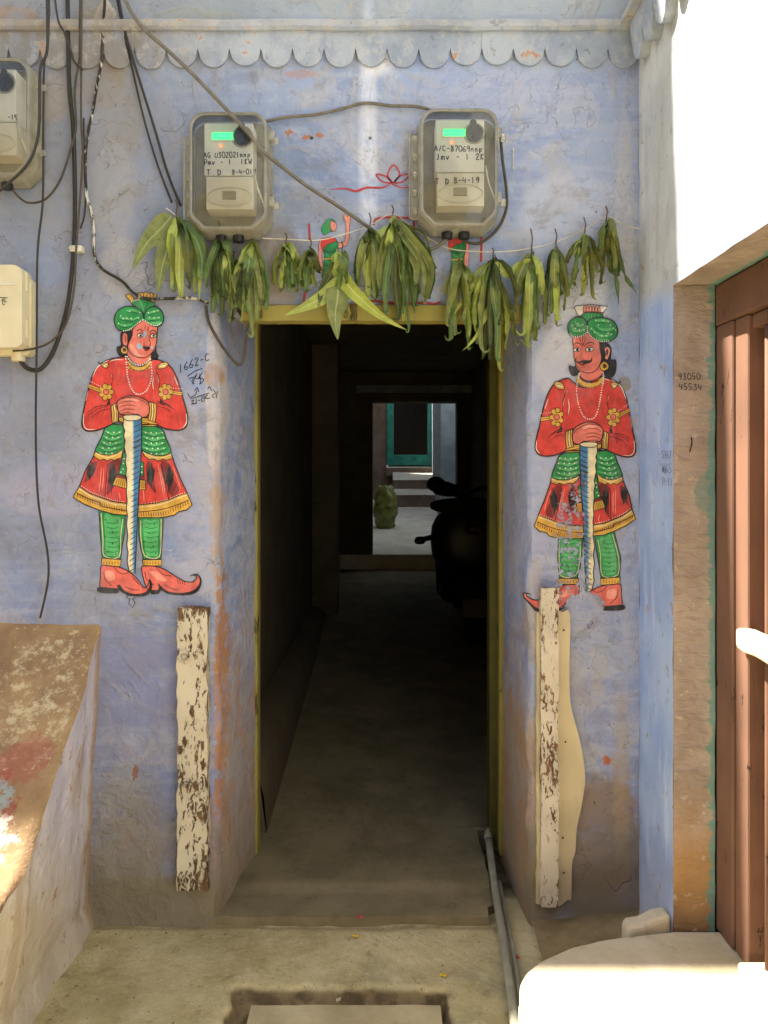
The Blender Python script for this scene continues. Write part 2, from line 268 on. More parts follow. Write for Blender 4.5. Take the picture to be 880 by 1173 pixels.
M = dict(
    wall=facade_mat(), side=side_mat(), pier=pier_mat(), ground=ground_mat(),
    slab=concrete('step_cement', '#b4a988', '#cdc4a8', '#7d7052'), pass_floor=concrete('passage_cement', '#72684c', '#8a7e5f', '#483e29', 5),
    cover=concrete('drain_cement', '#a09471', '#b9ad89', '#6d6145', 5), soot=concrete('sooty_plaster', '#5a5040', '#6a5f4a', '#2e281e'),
    red_soot=concrete('sooty_brick_plaster', '#5c503c', '#6a5d46', '#3a3226'),
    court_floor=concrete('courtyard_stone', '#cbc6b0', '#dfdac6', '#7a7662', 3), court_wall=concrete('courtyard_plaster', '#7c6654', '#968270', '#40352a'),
    court_grey=concrete('courtyard_grey_plaster', '#7f8a90', '#9aa3a6', '#4a5256'),
    plinth_top=plinth_top_mat(), plinth_side=plinth_side_mat(),
    cornice=None, yellow=peeling('yellow_door_paint', '#6b5f30', '#968c46', .60), brown=peeling('brown_door_paint', '#4a3428', '#785846', .66, sc=40),
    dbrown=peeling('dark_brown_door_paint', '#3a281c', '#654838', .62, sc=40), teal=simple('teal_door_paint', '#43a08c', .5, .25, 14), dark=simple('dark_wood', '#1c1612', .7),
    post=peeling('peeling_cream_post', '#77593c', '#cdc3a8', .575, sc=62, side=P(228, 0).x), post2=peeling('peeling_white_post', '#94643f', '#d6cdb6', .545, sc=85),
    cream=peeling('cream_board', '#9c8058', '#d9c9a0', .72), cable=simple('black_cable', '#2e2b24', .55, .3, 40, .4), cable_b=simple('brown_cable', '#4a4234', .55, .3, 40, .4),
    cable_g=simple('grey_cable', '#6d675a', .5, .3, 40, .4), splash=peeling('paint_splashed_cable', '#413a30', '#cfcabb', .47, sc=30),
    string=simple('cotton_string', '#ddd5bc', .9), twig=simple('dry_stalk', '#6b5436', .8),
    beige=simple('beige_plastic', '#d6cba6', .4, .08, 8, .45, bmp=.05), clip=simple('white_plastic_clip', '#d9d3bd', .5),
    meter=simple('meter_plastic', '#e2e1da', .4, .08, 10, .4, bmp=.05), meter_low=simple('terminal_cover_plastic', '#dcd8c8', .4, .08, 10, .4, bmp=.05),
    tray=simple('meter_tray', '#8d8a7a', .6, .3, 14), black=simple('black_plastic', '#15161a', .4, .2, 30, .5), rim=clear_mat('yellowed_rim_plastic', '#f4f2e6', .40, .12, '#eeead8'),
    clear=clear_mat('clear_cover_plastic', '#f9f8f0', .05, .06, '#efeee6'), lcd=emit_mat('lit_display', '#2fe070', .75), led=emit_mat('red_led', '#ff4a1c', 2.0, '#a03010'),
    ink=simple('marker_ink', '#23242c', .6, .2, 60), pipe=simple('grey_pvc_pipe', '#9b9a86', .5, .2, 18, .4), sack=simple('yellow_sack', '#7c8238', .35, .5, 12, .6, bmp=.8),
    scooter=simple('scooter_paint', '#0e0d0c', .45, .2, 20, .5), rubber=simple('tyre_rubber', '#0e0e0e', .8), plate=simple('number_plate_white', '#4a3f36', .6, .2, 20), plate_ink=simple('plate_ink', '#2a211c', .6), chrome=simple('dull_chrome', '#33312c', .35, .2, 20, .5, .8), taillight=simple('red_lens', '#451010', .3),
    petal_r=simple('pink_petal', '#d12c56', .6, .2, 60), petal_y=simple('yellow_petal', '#e6c32c', .6, .2, 60), litbar=simple('pale_bolt_paint', '#cdbb98', .5, .2, 20),
    sky_blocker_plaster=concrete('ochre_sky_blocker_plaster', '#93795a', '#a98d68', '#5c4a34', 2),
    shaded_yellow=simple('shaded_yellow_door_paint', '#4d4a1c', .6, .3, 12),  # inner jamb strip: door yellow darkened, its dimmer light put into the colour
    dirt=concrete('packed_dirt', '#7c6c4c', '#93825f', '#463a26', 9),
)
def cornice_mat():
    g = G('limewashed_cornice'); x, y, z = g.xyz()[:3]; n = g.noise(5, 7, .62); n2 = g.noise(22, 6, .7); sv = g.noise(12, 4, .6, st=(1.5, 1, .4))
    c = g.mx(g.mr(n, .35, .65), '#8d98a8', '#abb3bd'); c = g.mx(g.mul(g.mr(g.add(x, g.mul(n, .4)), -.2, -.7), .75), c, '#80776a'); c = g.mx(g.mul(g.mr(sv, .5, .66), .6), c, '#8f97ac'); c = g.mx(g.mul(g.mr(n2, .52, .60), .35), c, '#c2c0b8')
    c = g.mx(g.mul(g.mr(g.add(z, g.mul(n2, .03)), 2.925, 2.95), .22), c, '#b3a078')
    c = g.mx(g.mul(g.mul(g.mr(n2, .60, .64), g.mr(n, .5, .6)), .8), c, '#b5773d'); c = g.mx(g.mul(g.mr(n2, .40, .33), .5), c, '#6f675a')
    return g.end(g.bsdf(c, .85, g.bump(g.add(n2, g.mul(n, .6)), .7, .010), .25))
M['cornice'] = cornice_mat()
# ------------------------------------------------------------------ object helpers
def tag(o, label=None, cat=None, group=None, kind=None):
    if label: o['label'] = label
    if cat: o['category'] = cat
    if group: o['group'] = group
    if kind: o['kind'] = kind
    return o
def empty(name, loc, label, cat, group=None):
    o = bpy.data.objects.new(name, None); C.objects.link(o); o.location = loc; o.empty_display_size = .1
    return tag(o, label, cat, group)
WL = {}
class MB:
    def __init__(s): s.v = []; s.f = []; s.mi = []; s.uv = {}; s.mats = []
    def mat(s, m):
        if m not in s.mats: s.mats.append(m)
        return s.mats.index(m)
    def face(s, idx, m=0): s.f.append(tuple(idx)); s.mi.append(m)
    def add(s, pts):
        b = len(s.v); s.v += [tuple(p) for p in pts]; return b
    def box(s, a, b, m=0):
        x0, y0, z0 = a; x1, y1, z1 = b
        k = s.add([(x0, y0, z0), (x1, y0, z0), (x1, y1, z0), (x0, y1, z0), (x0, y0, z1), (x1, y0, z1), (x1, y1, z1), (x0, y1, z1)])
        for q in ((0, 3, 2, 1), (4, 5, 6, 7), (0, 1, 5, 4), (1, 2, 6, 5), (2, 3, 7, 6), (3, 0, 4, 7)): s.face([k+i for i in q], m)
    def quad(s, a, b, c, d, m=0):
        k = s.add([a, b, c, d]); s.face((k, k+1, k+2, k+3), m)
    def grid(s, fn, us, vs, m=0, uv=False):
        k = len(s.v); nu, nv = len(us), len(vs)
        for j, v in enumerate(vs):
            for i, u in enumerate(us): s.v.append(tuple(fn(u, v)))
        for j in range(nv-1):
            for i in range(nu-1):
                q = (k+j*nu+i, k+j*nu+i+1, k+(j+1)*nu+i+1, k+(j+1)*nu+i); s.face(q, m)
                if uv: s.uv[len(s.f)-1] = ((us[i], vs[j]), (us[i+1], vs[j]), (us[i+1], vs[j+1]), (us[i], vs[j+1]))
    def prism(s, pts, y0, y1, m=0):                    # outline (x, z) extruded along y
        n = len(pts); a = s.add([(p[0], y0, p[1]) for p in pts]); b = s.add([(p[0], y1, p[1]) for p in pts])
        for t in tessellate_polygon([[Vector((p[0], p[1], 0)) for p in pts]]):
            s.face((a+t[0], a+t[1], a+t[2]), m); s.face((b+t[2], b+t[1], b+t[0]), m)
        for i in range(n): j = (i+1) % n; s.face((a+i, a+j, b+j, b+i), m)
    def tube(s, pts, r, seg=8, m=0, caps=True, rf=None):
        pts = [Vector(p) for p in pts]; n = len(pts); rings = []; up = Vector((0, -1, 0.01))
        for i, p in enumerate(pts):
            t = (pts[min(i+1, n-1)]-pts[max(i-1, 0)]).normalized(); a = t.cross(up)
            if a.length < 1e-3: a = t.cross(Vector((1, 0, 0)))
            a.normalize(); b = a.cross(t); rr = rf(i/(n-1)) if rf else r
            k = s.add([p+(a*math.cos(2*math.pi*q/seg)+b*math.sin(2*math.pi*q/seg))*rr for q in range(seg)]); rings.append(k)
        for i in range(n-1):
            for q in range(seg):
                w = (q+1) % seg; s.face((rings[i]+q, rings[i]+w, rings[i+1]+w, rings[i+1]+q), m)
        if caps: s.face([rings[0]+q for q in range(seg)], m); s.face([rings[-1]+q for q in reversed(range(seg))], m)
    def build(s, name, mats=None, parent=None, smooth=False, bevel=0, seg=2, fix=True):
        me = bpy.data.meshes.new(name); org = Vector((0, 0, 0))
        if parent is not None: org = WL.get(parent.name, Vector(parent.location))
        me.from_pydata([tuple(Vector(v)-org) for v in s.v], [], s.f)
        for m in (mats if mats is not None else s.mats): me.materials.append(m if not isinstance(m, str) else M[m])
        for p, i in zip(me.polygons, s.mi): p.material_index = i; p.use_smooth = smooth
        if s.uv:
            ul = me.uv_layers.new(name='UVMap')
            for fi, uvs in s.uv.items():
                for k, li in enumerate(me.polygons[fi].loop_indices): ul.data[li].uv = uvs[k]
        if fix:
            bm = bmesh.new(); bm.from_mesh(me); bmesh.ops.recalc_face_normals(bm, faces=bm.faces); bm.to_mesh(me); bm.free()
        me.update()
        o = bpy.data.objects.new(name, me); C.objects.link(o)
        if parent is not None: o.parent = parent; WL[o.name] = org
        else:
            WL[o.name] = Vector((0, 0, 0))
        if bevel:
            b = o.modifiers.new('Bevel', 'BEVEL'); b.width = bevel; b.segments = seg; b.limit_method = 'ANGLE'; b.angle_limit = R(40)
        return o
def part(name, fn, mats, parent, **k):
    mb = MB(); fn(mb); return mb.build(name, mats, parent, **k)
def catmull(pts, n=8, closed=False):
    pts = [Vector(p) for p in pts]; N = len(pts); out = []
    rng = N if closed else N-1
    for i in range(rng):
        g_ = (lambda k: pts[k % N]) if closed else (lambda k: pts[max(0, min(N-1, k))])
        p0, p1, p2, p3 = g_(i-1), g_(i), g_(i+1), g_(i+2)
        for q in range(n):
            t = q/n; out.append(.5*((2*p1)+(p2-p0)*t+(2*p0-5*p1+4*p2-p3)*t*t+(3*p1-p0-3*p2+p3)*t**3))
    if not closed: out.append(pts[-1])
    return out
def fr(a, b, step):
    n = max(1, round((b-a)/step)); return [a+(b-a)*i/n for i in range(n+1)]
def nz(x, y, z, s=1.0): return mn.noise(Vector((x*s, y*s, z*s)))
def fbm(x, y, z, s=1.0): return mn.fractal(Vector((x*s, y*s, z*s)), 1.0, 2.0, 4)
# ------------------------------------------------------------------ the front house
XL, XR, XS, ZT = -.543, .475, .835, 2.03
HTOP = 6.7
house = empty('house', (0, 0.25, 0), 'blue limewashed house front with an open doorway leading into a dark passage', 'house')
MBOX = [(P(75, 325), P(250, 705)), (P(600, 335), P(735, 735)), (P(330, 165), P(570, 355)), (P(198, 395), P(255, 470))]
def wall_off(x, z):
    a = .0045
    for p, q in MBOX:
        dx = max(p.x-x, 0, x-q.x); dz = max(q.z-z, 0, z-p.z); a = min(a, .03*math.hypot(dx, dz))
    a += .006*max(0, min(1, (.75-z)/.4))
    return -a*(fbm(x, 3, z, 5)+.35*fbm(x, 9, z, 17))-(.012*max(0, (.12-z)/.12)*1.0)
def facade(mb):
    xs = fr(-7, -1.35, .5)[:-1]+fr(-1.35, XL-.012, .018); xr = fr(XR+.010, XS, .018)
    zs = fr(0, 3.2, .02)[:-1]+fr(3.2, HTOP, .4)
    zl = [z for z in zs if z < ZT-.005]+[ZT]; zu = [ZT]+[z for z in zs if z > ZT+.005]
    f = lambda x, z: (x, wall_off(x, z), z)
    mb.grid(f, xs, zl); mb.grid(f, xr, zl)
    mb.grid(f, xs+fr(XL-.012, XR+.010, .02)[1:-1]+xr, zu)
    # splayed reveals with worn corner
    def rev(x0, x1, sgn):
        def g(u, z):
            if u < .5: x = x0; y = wall_off(x0, z)
            else:
                t = (u-.5)/1.0; x = (x0-sgn*(-.012))+(x1-x0)*t; y = .012+.44*t
                x += .004*fbm(x, y, z, 6)+sgn*.005*fbm(2, y, z, 9)*(1-t)
                if u < .6: x += sgn*.007*fbm(7, 1, z, 7); y += .004*fbm(3, 1, z, 12)
            return (x, y, z)
        mb.grid(g, [0, .5, .55, .62, .75, .9, 1.05, 1.2, 1.35, 1.5], zl)
    rev(XL-.012, -.49-.0, 1); rev(XR+.010, .457, -1)
    mb.box((-7, .02, 3.3), (XS+.0, .45, HTOP-.0))
_f0 = facade
def facade(mb):
    _f0(mb); mb.grid(lambda x, y: (x, y, ZT+.001-.03*(y/.45)+.004*fbm(x, y, 1, 9)), fr(-.57, -.497, .02), fr(0, .45, .02)); mb.grid(lambda x, y: (x, y, ZT+.001-.03*(y/.45)+.004*fbm(x, y, 1, 9)), fr(.462, .50, .02), fr(0, .45, .02))
w_ = part('wall', facade, ['wall'], house, smooth=True, fix=False)
# dark space above the beam and the passage shell
def shell(mb):
    y0, y1 = .45, 6.3
    mb.box((-.56, .015, 2.10), (.50, .45, 2.16))                                      # soffit over the doorway
    mb.box((-1.0, y0+.001, 0), (-.62, y1, 2.6)); mb.box((.95, y0+.001, 0), (1.4, y1, 2.6)) # side walls
    mb.box((-.62, y0+.001, 0), (-.50, y0+.12, 2.6)); mb.box((.47, y0+.001, 0), (.95, y0+.12, 2.6))   # returns behind the frame
    mb.box((-.50, y0+.002, 2.16), (.47, y0+.12, 2.6)); mb.box((-1.0, y0, 2.6), (1.4, y1+.2, 2.75))
    mb.box((-.62, 4.4, 0), (-.40, 4.7, 2.6))                                          # a pier half way down
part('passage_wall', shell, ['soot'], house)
def farwall(mb):
    y = 6.3
    l = P(427, 0, y).x; zt = P(0, 460, y).z
    mb.box((-.62, y, 0), (l, y+.25, 2.6)); mb.box((l, y, zt), (1.0, y+.25, 2.6)); mb.box((P(524, 0, y).x, y, 0), (.95, y+.25, zt))
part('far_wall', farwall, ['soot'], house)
part('far_lintel', lambda mb: mb.box((-.3, 6.2, P(0, 449, 6.2).z), (1.0, 6.29, P(0, 441, 6.2).z)), ['court_grey'], house)
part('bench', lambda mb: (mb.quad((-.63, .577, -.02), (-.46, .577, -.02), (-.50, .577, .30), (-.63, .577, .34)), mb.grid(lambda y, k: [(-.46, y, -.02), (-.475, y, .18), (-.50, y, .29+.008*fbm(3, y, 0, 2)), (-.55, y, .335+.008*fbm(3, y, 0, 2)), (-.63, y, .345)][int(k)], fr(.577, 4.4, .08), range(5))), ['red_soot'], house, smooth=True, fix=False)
fr_ = part('door_frame', lambda mb: (mb.box((P(291, 0, .45).x-.03, .40, .04), (P(297.5, 0, .45).x, .47, 2.12)),
      mb.box((P(570, 0, .45).x, .40, .04), (P(579, 0, .45).x+.03, .46, 2.12)), mb.box((P(560, 0, .5).x, .475, .04), (P(571, 0, .5).x, .56, 2.12), 1)), ['yellow', 'shaded_yellow'], house, bevel=.004)
bl, br = P(277, 350), P(597, 368)
part('lintel_beam', lambda mb: mb.grid(lambda u, v: (bl.x+(br.x-bl.x)*u, [.012, -.012, -.012, .05][int(v*3+.5)]+.002*nz(u*9, 0, v), [bl.z, bl.z-.001, br.z, br.z-.0005][int(v*3+.5)]+.0025*nz(u*14, 4, 0)), fr(0, 1, .02), [0, 1/3, 2/3, 1]), ['yellow'], house)
# scalloped cornice
def scallops(mb, a, b, fn, n, depth, zt=2.915, zb=2.803, cz_=.052, pw=2.0):
    """fn(u, dist, z) -> point;  u runs along the wall"""
    for i in range(n):
        u0 = a+(b-a)*i/n; u1 = a+(b-a)*(i+1)/n; pts = [(u0, zt), (u0, zt-cz_)]
        jit = random.uniform(-.006, .008)
        for k in range(0, 13):
            t = k/12; x = u0+(u1-u0)*t; s = abs(2*t-1)
            z = zb+jit+(zt-cz_-zb-jit)*(1-math.sqrt(max(0, 1-s**pw))) + .002*nz(x*40, i, 0)
            pts.append((x, z))
        pts += [(u1, zt-cz_), (u1, zt)]
        n_ = len(pts); A = [fn(p[0], depth+.004*nz(i*3.1, 0, 0)-max(0, (zt-p[1]))*.10, p[1]) for p in pts]; B = [fn(p[0], -.01, p[1]) for p in pts]
        ka = mb.add(A); kb = mb.add(B)
        for t in tessellate_polygon([[Vector((p[0], p[1], 0)) for p in pts]]): mb.face((ka+t[0], ka+t[1], ka+t[2]))
        for q in range(n_): r_ = (q+1) % n_; mb.face((ka+q, ka+r_, kb+r_, kb+q))
def corn(mb):
    per = 36*D/F; x1 = XS-.002; n = 42
    scallops(mb, x1-n*per, x1, lambda u, d, z: (u, -d, z), n, .020)
    prof = [(0, 2.965), (.012, 2.957), (.032, 2.948), (.038, 2.94), (.038, 2.923), (.03, 2.914), (.0, 2.912)]
    xs = fr(-7, -1.3, .8)[:-1]+fr(-1.3, x1, .03)
    mb.grid(lambda u, k: (u, -prof[int(k)][0]+.004*nz(u*7, k, 0), prof[int(k)][1]+.004*nz(u*5, 0, 0)), xs, range(len(prof)))
part('cornice', corn, ['cornice'], house, bevel=0, fix=True)
# ------------------------------------------------------------------ right-hand house
side = empty('side_house', (1.4, -3, 0), 'sunlit white house wall with a brown door recess, at right angles to the blue front', 'house')
YP = -.32; XD = .955
ZL = 2.02
def sidewall(mb):
    def g(y, z): return (XS+.004*fbm(1, y, z, 6)-.010*max(0, (.25-z)/.25)*(y < -.02), y, z)
    ys_all = fr(-8, -1.0, .5)[:-1]+fr(-1.0, YP, .03)[:-1]+fr(YP, .0, .016)
    zs = fr(ZL, 3.2, .03)[:-1]+fr(3.2, HTOP, .4)
    mb.grid(g, ys_all, zs); mb.grid(g, fr(YP, 0, .016), fr(0, ZL, .03))
    mb.quad((XS, -8, 0), (XS, -1.75, 0), (XS, -1.75, ZL), (XS, -8, ZL))
    mb.quad((XS, -1.75, 0), (XD+.3, -1.75, 0), (XD+.3, -1.75, ZL), (XS, -1.75, ZL))
    mb.box((1.35, -8, 0), (1.8, .45, HTOP-.01)); mb.box((XS+.02, -7.98, ZL+.12), (1.36, .4, HTOP))
part('wall', sidewall, ['side'], side, smooth=False, fix=False)
def pier(mb):
    mb.grid(lambda x, z: (x, YP+.004*fbm(x, 5, z, 14)*(1 if x > XS+.01 else 0), z), fr(XS, XD, .012), fr(.1, ZL, .02))
    mb.grid(lambda x, y: (x+.0, y, ZL+.003*fbm(x, y, 2, 12)*(x > XS+.01)), fr(XS, 1.36, .02), fr(-1.76, YP, .03))
part('pier', pier, ['pier'], side, smooth=True, fix=False)
df = part('door_frame', lambda mb: (mb.box((XD, -1.76, 1.90), (XD+.10, YP-.001, ZL-.003)),
     mb.box((XD+.002, -.432, .165), (XD+.09, YP-.002, 1.899)), mb.box((XD+.008, -.515, .165), (XD+.09, -.437, 1.899)), mb.box((XD+.02, -.60, 1.86), (XD+.09, -.516, 1.899))), ['brown'], side, bevel=.006)
part('door_panel', lambda mb: mb.box((XD+.055, -1.75, .2), (XD+.09, -.516, 1.899)), ['dbrown'], side)
def bars(mb, y, x, r): mb.tube([(x, y, .19), (x, y, .8), (x, y, 1.4), (x, y, 1.88)], r, 10)
for yy, xx, rr in ((-.575, XD+.035, .0085), (-.612, XD+.03, .011), (-.70, XD+.03, .011)):
    part('door_bar', lambda mb: bars(mb, yy, xx, rr), ['brown'], side, smooth=True)
def bolt(mb):
    a = Vector((XD-.004, -.495, 1.04)); b = Vector((XD-.05, -.80, 1.062))
    secs = []
    for t, h, w in ((0, .014, .006), (.03, .022, .012), (.12, .027, .016), (.3, .030, .017), (.6, .029, .016), (1, .031, .017)):
        c = a+(b-a)*t; secs.append(mb.add([(c.x-w, c.y, c.z-h+.003*nz(t*9, 0, 1)), (c.x-w, c.y, c.z+h), (c.x+w, c.y, c.z+h), (c.x+w, c.y, c.z-h)]))
    for p, q in zip(secs, secs[1:]):
        for i in range(4): mb.face((p+i, p+(i+1) % 4, q+(i+1) % 4, q+i))
    mb.face([secs[0]+i for i in range(4)]); mb.face([secs[-1]+i for i in range(4)])
bo = part('bolt', bolt, ['litbar'], side, bevel=.006, seg=3)
part('sill', lambda mb: mb.box((XD-.03, -1.74, .1), (XD+.3, -.535, .197)), ['slab'], side, bevel=.01)
def corn2(mb):
    per = .105; fn = lambda u, d, z: (XS-d, u, z)
    scallops(mb, -.045-30*per, -.045, fn, 30, .045, 2.925, 2.79)
    prof = [(0, 3.0), (.03, 2.99), (.062, 2.965), (.07, 2.95), (.07, 2.93), (.0, 2.922)]
    mb.grid(lambda u, k: (XS-prof[int(k)][0]+.004*nz(u*7, k, 3), u, prof[int(k)][1]), fr(-6, -.03, .04), range(len(prof)))
part('cornice', corn2, ['cornice'], side)
# ------------------------------------------------------------------ ground
def gz(x, y):
    z = .004*fbm(x, y, 0, 2.2)+.0015*fbm(x, y, 3, 14)
    e = .022*fbm(x, y, 5, 7)+.008*fbm(x, y, 8, 26)
    dx = min(x+.425, .180-x)+e; dy = (-.335-y)+e; dd = min(dx, dy)
    if dd > -.012: z -= .045*min(1, (dd+.012)/.022)
    return z
gx = fr(-40, -1.2, 4)[:-1]+fr(-1.2, .9, .011)[:-1]+fr(.9, 40, 4)
gy = fr(-40, -.75, 3)[:-1]+fr(-.75, .12, .011)[:-1]+fr(.12, .4, .28)+fr(.4, 40, 4)[1:]
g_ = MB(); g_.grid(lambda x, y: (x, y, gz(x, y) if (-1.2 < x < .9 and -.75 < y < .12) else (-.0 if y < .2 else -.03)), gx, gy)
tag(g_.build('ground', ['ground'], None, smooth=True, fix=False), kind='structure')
dc = MB(); dc.grid(lambda x, y: (x, y, -.014+.003*fbm(x, y, 9, 8)), fr(-.372, .158, .02), fr(-1.0, -.388, .02)); dc.grid(lambda x, z: (x, -.388, z), fr(-.372, .158, .05), [-.08, -.0145])
dc.grid(lambda y, z: (-.372, y, z), fr(-1.0, -.388, .05), [-.08, -.0145])
tag(dc.build('drain_cover', ['cover'], None, smooth=False, fix=False), 'grey cement drain cover sunk in a dark rim of broken ground before the doorway', 'drain cover')
def pf(mb):
    def zz(x, y):
        z = .028+.002*fbm(x, y, 1, 7)
        e = .015*fbm(x, y, 5, 5)+.01*x
        z += .018*max(0, min(1, (y-.16-e)/.03))
        z += max(0, y-.5)*.055
        if y > 3.6: z += (y-3.6)*.03
        return z
    edge = lambda y: .372+.03*(1 if y < .07 else 0)*-1+.006*nz(y*9, 0, 0)
    def pt(u, y):
        x0 = -.56 if y < .46 else -.63; x1 = edge(y) if y < .62 else .97
        yy = y
        if y < .005: yy = .0+.012*fbm(u*1.0, 0, 3, 5)-.004
        x = x0+(x1-x0)*u; return (x, yy, zz(x, yy))
    ys = [0]+fr(.015, .6, .02)+fr(.64, 6.3, .15)
    us = fr(0, 1, .015); mb.grid(pt, us, ys)
    mb.grid(lambda u, k: (pt(u, 0)[0], pt(u, 0)[1]-.004*(1-k), pt(u, 0)[2]*k-.02*(1-k)), us, [0, 1])
    mb.grid(lambda y, k: (edge(y), y, zz(.37, y)*k-.03*(1-k)), [0]+fr(.015, .6, .02), [0, 1])
    mb.quad((.36, .605, -.03), (.97, .605, -.03), (.97, .605, .06), (.36, .605, .06))
tag(part('passage_floor', pf, ['pass_floor'], None, smooth=True, fix=False), kind='structure')
sl = MB()
out = [PZ(591, 1240, .16), PZ(595, 1150, .16), PZ(600, 1118, .16), PZ(619, 1101, .16), PZ(650, 1086, .16), PZ(700, 1074, .16), PZ(735, 1070.5, .16)]
out = catmull([Vector((p.x, p.y, 0)) for p in out], 6)
pl = [Vector((.33, -5, 0))]+out+[Vector((.84, -.325, 0)), Vector((1.3, -.325, 0)), Vector((1.3, -5, 0))]
pl = [Vector((p.x+.004*nz(p.x*20, p.y*20, 1), p.y+.004*nz(p.x*18, p.y*20, 5), 0)) for p in pl]
ka = sl.add([(p.x, p.y, .16) for p in pl]); kb = sl.add([(p.x-.006, p.y+.006, -.02) for p in pl]); sl.face(range(ka, ka+len(pl)))
for i in range(len(pl)): j = (i+1) % len(pl); sl.face((ka+i, kb+i, kb+j, ka+j))
tag(sl.build('cement_step', ['slab'], None, bevel=.012, seg=3), 'low round cornered cement step under the brown door, mostly in full sun', 'step')
cb = MB(); cb.prism([(.70, 0), (.832, 0), (.832, .20), (.79, .192), (.745, .17), (.712, .165), (.70, .155)], -.318, -.255)
cb.v = [(x+.003*nz(x*9, y*9, z*9), y+.003*nz(x*8, 3, z*8), z) for x, y, z in cb.v]
tag(cb.build('kerb_stone', ['slab'], None, bevel=.015, seg=3), 'small cement kerb in the corner behind the round cornered step', 'kerb')
dl = MB(); 
def dirtz(u, v):
    x = .48+.35*u; y = -.36+.36*v; return (x, y, .004+.035*max(0, u-.2)*v+.02*v*v+.008*fbm(x, y, 2, 8)*v)
dl.grid(dirtz, fr(0, 1, .04), fr(0, 1, .04)); tag(dl.build('dirt', ['dirt'], None, smooth=True, fix=False), kind='structure')
# ------------------------------------------------------------------ left plinth
pr = [(.0, .985), (-.11, .865), (-.224, .755), (-.387, .618), (-.503, .515), (-.656, .435), (-.9, .39), (-1.3, .36)]
prs = catmull([Vector((0, a, b)) for a, b in pr], 5)
plr = empty('sloped_plinth', (-1.5, -.6, 0), 'sloping mud coloured masonry plinth with paint stains against the blue wall at left', 'plinth')
def ptop(mb): 
    mb.grid(lambda u, k: (lambda p: (-.922-u-.012*fbm(p.y, 0, 1, 8)*(u < .01)-.004*(u < .01), p.y, p.z-.012*(u < .01)+.006*fbm(u, p.y, p.z, 7)+.004*fbm(u, p.y, p.z, 24)))(prs[int(k)]),
            [0, .012, .03]+fr(.05, .6, .02)+[.8, 1.2, 2.0], range(len(prs)))
part('slope', ptop, ['plinth_top'], plr, smooth=True, fix=False)
def pside(mb):
    def g(k, t):
        p = prs[int(k)]; x0 = -.922-.012*fbm(p.y, 0, 1, 8)-.004; z = (p.z-.012+.006*fbm(0, p.y, p.z, 7)+.004*fbm(0, p.y, p.z, 24))*t
        x = x0-.048*(1-t)+.006*fbm(2, p.y, z, 5)*min(1, (1-t)*8)+.004*fbm(2, p.y, z, 25)*min(1, (1-t)*8)+.03*max(0, (.08-z)/.08)
        return (x, p.y, z)
    mb.grid(g, range(len(prs)), fr(0, 1, .02))
part('side_face', pside, ['plinth_side'], plr, smooth=True, fix=False)
# unseen sky blockers added to dim the front: low wall left, house across
lw = MB(); lw.grid(lambda y, z: (-2.3+.02*fbm(1, y, z, 3), y, z), fr(-9, -.9, .15), fr(0, 1.75, .15)); lw.box((-2.7, -9, 0), (-2.34, -.9, 1.78))
tag(lw.build('sky_blocker_wall', ['sky_blocker_plaster'], None, fix=False), 'unseen low ochre plastered wall added at left to block sky', 'wall')
oh = empty('sky_blocker_house', (0, -6, 0), 'unseen ochre house added behind the camera to block sky', 'house')
part('wall', lambda mb: (mb.box((-6, -6.4, 0), (-.5, -6, 4.2)), mb.box((.5, -6.4, 0), (6, -6, 4.2)), mb.box((-.5, -6.4, 2.1), (.5, -6, 4.2))), ['sky_blocker_plaster'], oh)  # wall of the added sky blocker house
part('door', lambda mb: mb.box((-.5, -6.2, 0), (.5, -6.12, 2.1)), ['brown'], oh)  # door of the added sky blocker house
part('sky_blocker_roof_edge', lambda mb: mb.box((-6.2, -6.6, 4.203), (6.2, -5.8, 4.3)), ['slab'], oh)
# ------------------------------------------------------------------ courtyard beyond
YC = 6.3
cf = MB()
def cz(y): return .61+(y-YC)*.11
cf.grid(lambda x, y: (x, y, cz(y)+.006*fbm(x, y, 1, 3)), fr(-1.2, 1.6, .1), fr(YC-.0, 11.0, .12))
cf.quad((-.6, YC-.004, .2), (1.0, YC-.004, .2), (1.0, YC-.004, cz(YC)), (-.6, YC-.004, cz(YC)))
tag(cf.build('courtyard_floor', ['court_floor'], None, fix=False), kind='structure')
sp = MB(); yb = 9.8; zb = P(0, 581, yb).z
d1, d2, d3 = yb, yb+.35, yb+.70
z1, z2, z3 = P(0, 565, d1).z, P(0, 545, d2).z, P(0, 534, d3).z
xa, xb = P(452, 0, yb).x-.02, P(506, 0, yb).x
def stair(y0, y1, z0, z1, zt, x0):                     # riser, shade put into its darker material, then a worn tread that slopes to the front
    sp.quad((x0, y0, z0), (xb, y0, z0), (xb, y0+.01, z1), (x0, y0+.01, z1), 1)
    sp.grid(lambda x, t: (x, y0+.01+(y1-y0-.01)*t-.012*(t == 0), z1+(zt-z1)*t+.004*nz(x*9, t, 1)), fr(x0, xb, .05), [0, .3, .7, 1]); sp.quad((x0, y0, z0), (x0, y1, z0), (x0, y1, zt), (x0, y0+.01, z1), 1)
ZP = lambda py, y: P(0, py, y).z
stair(d1, d2, zb-.2, ZP(567, d1), ZP(560, d2), xa); stair(d2, d3, ZP(560, d2)-.05, ZP(550, d2), ZP(541, d3), xa); stair(d3, d3+.14, ZP(541, d3)-.05, ZP(536, d3), z3, xa-.1)
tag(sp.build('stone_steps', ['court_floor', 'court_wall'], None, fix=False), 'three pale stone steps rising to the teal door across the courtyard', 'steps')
ch = empty('courtyard_house', (0, 10.9, .6), 'shaded house with a teal framed doorway at the far side of the courtyard', 'house')
yw = d3+.12
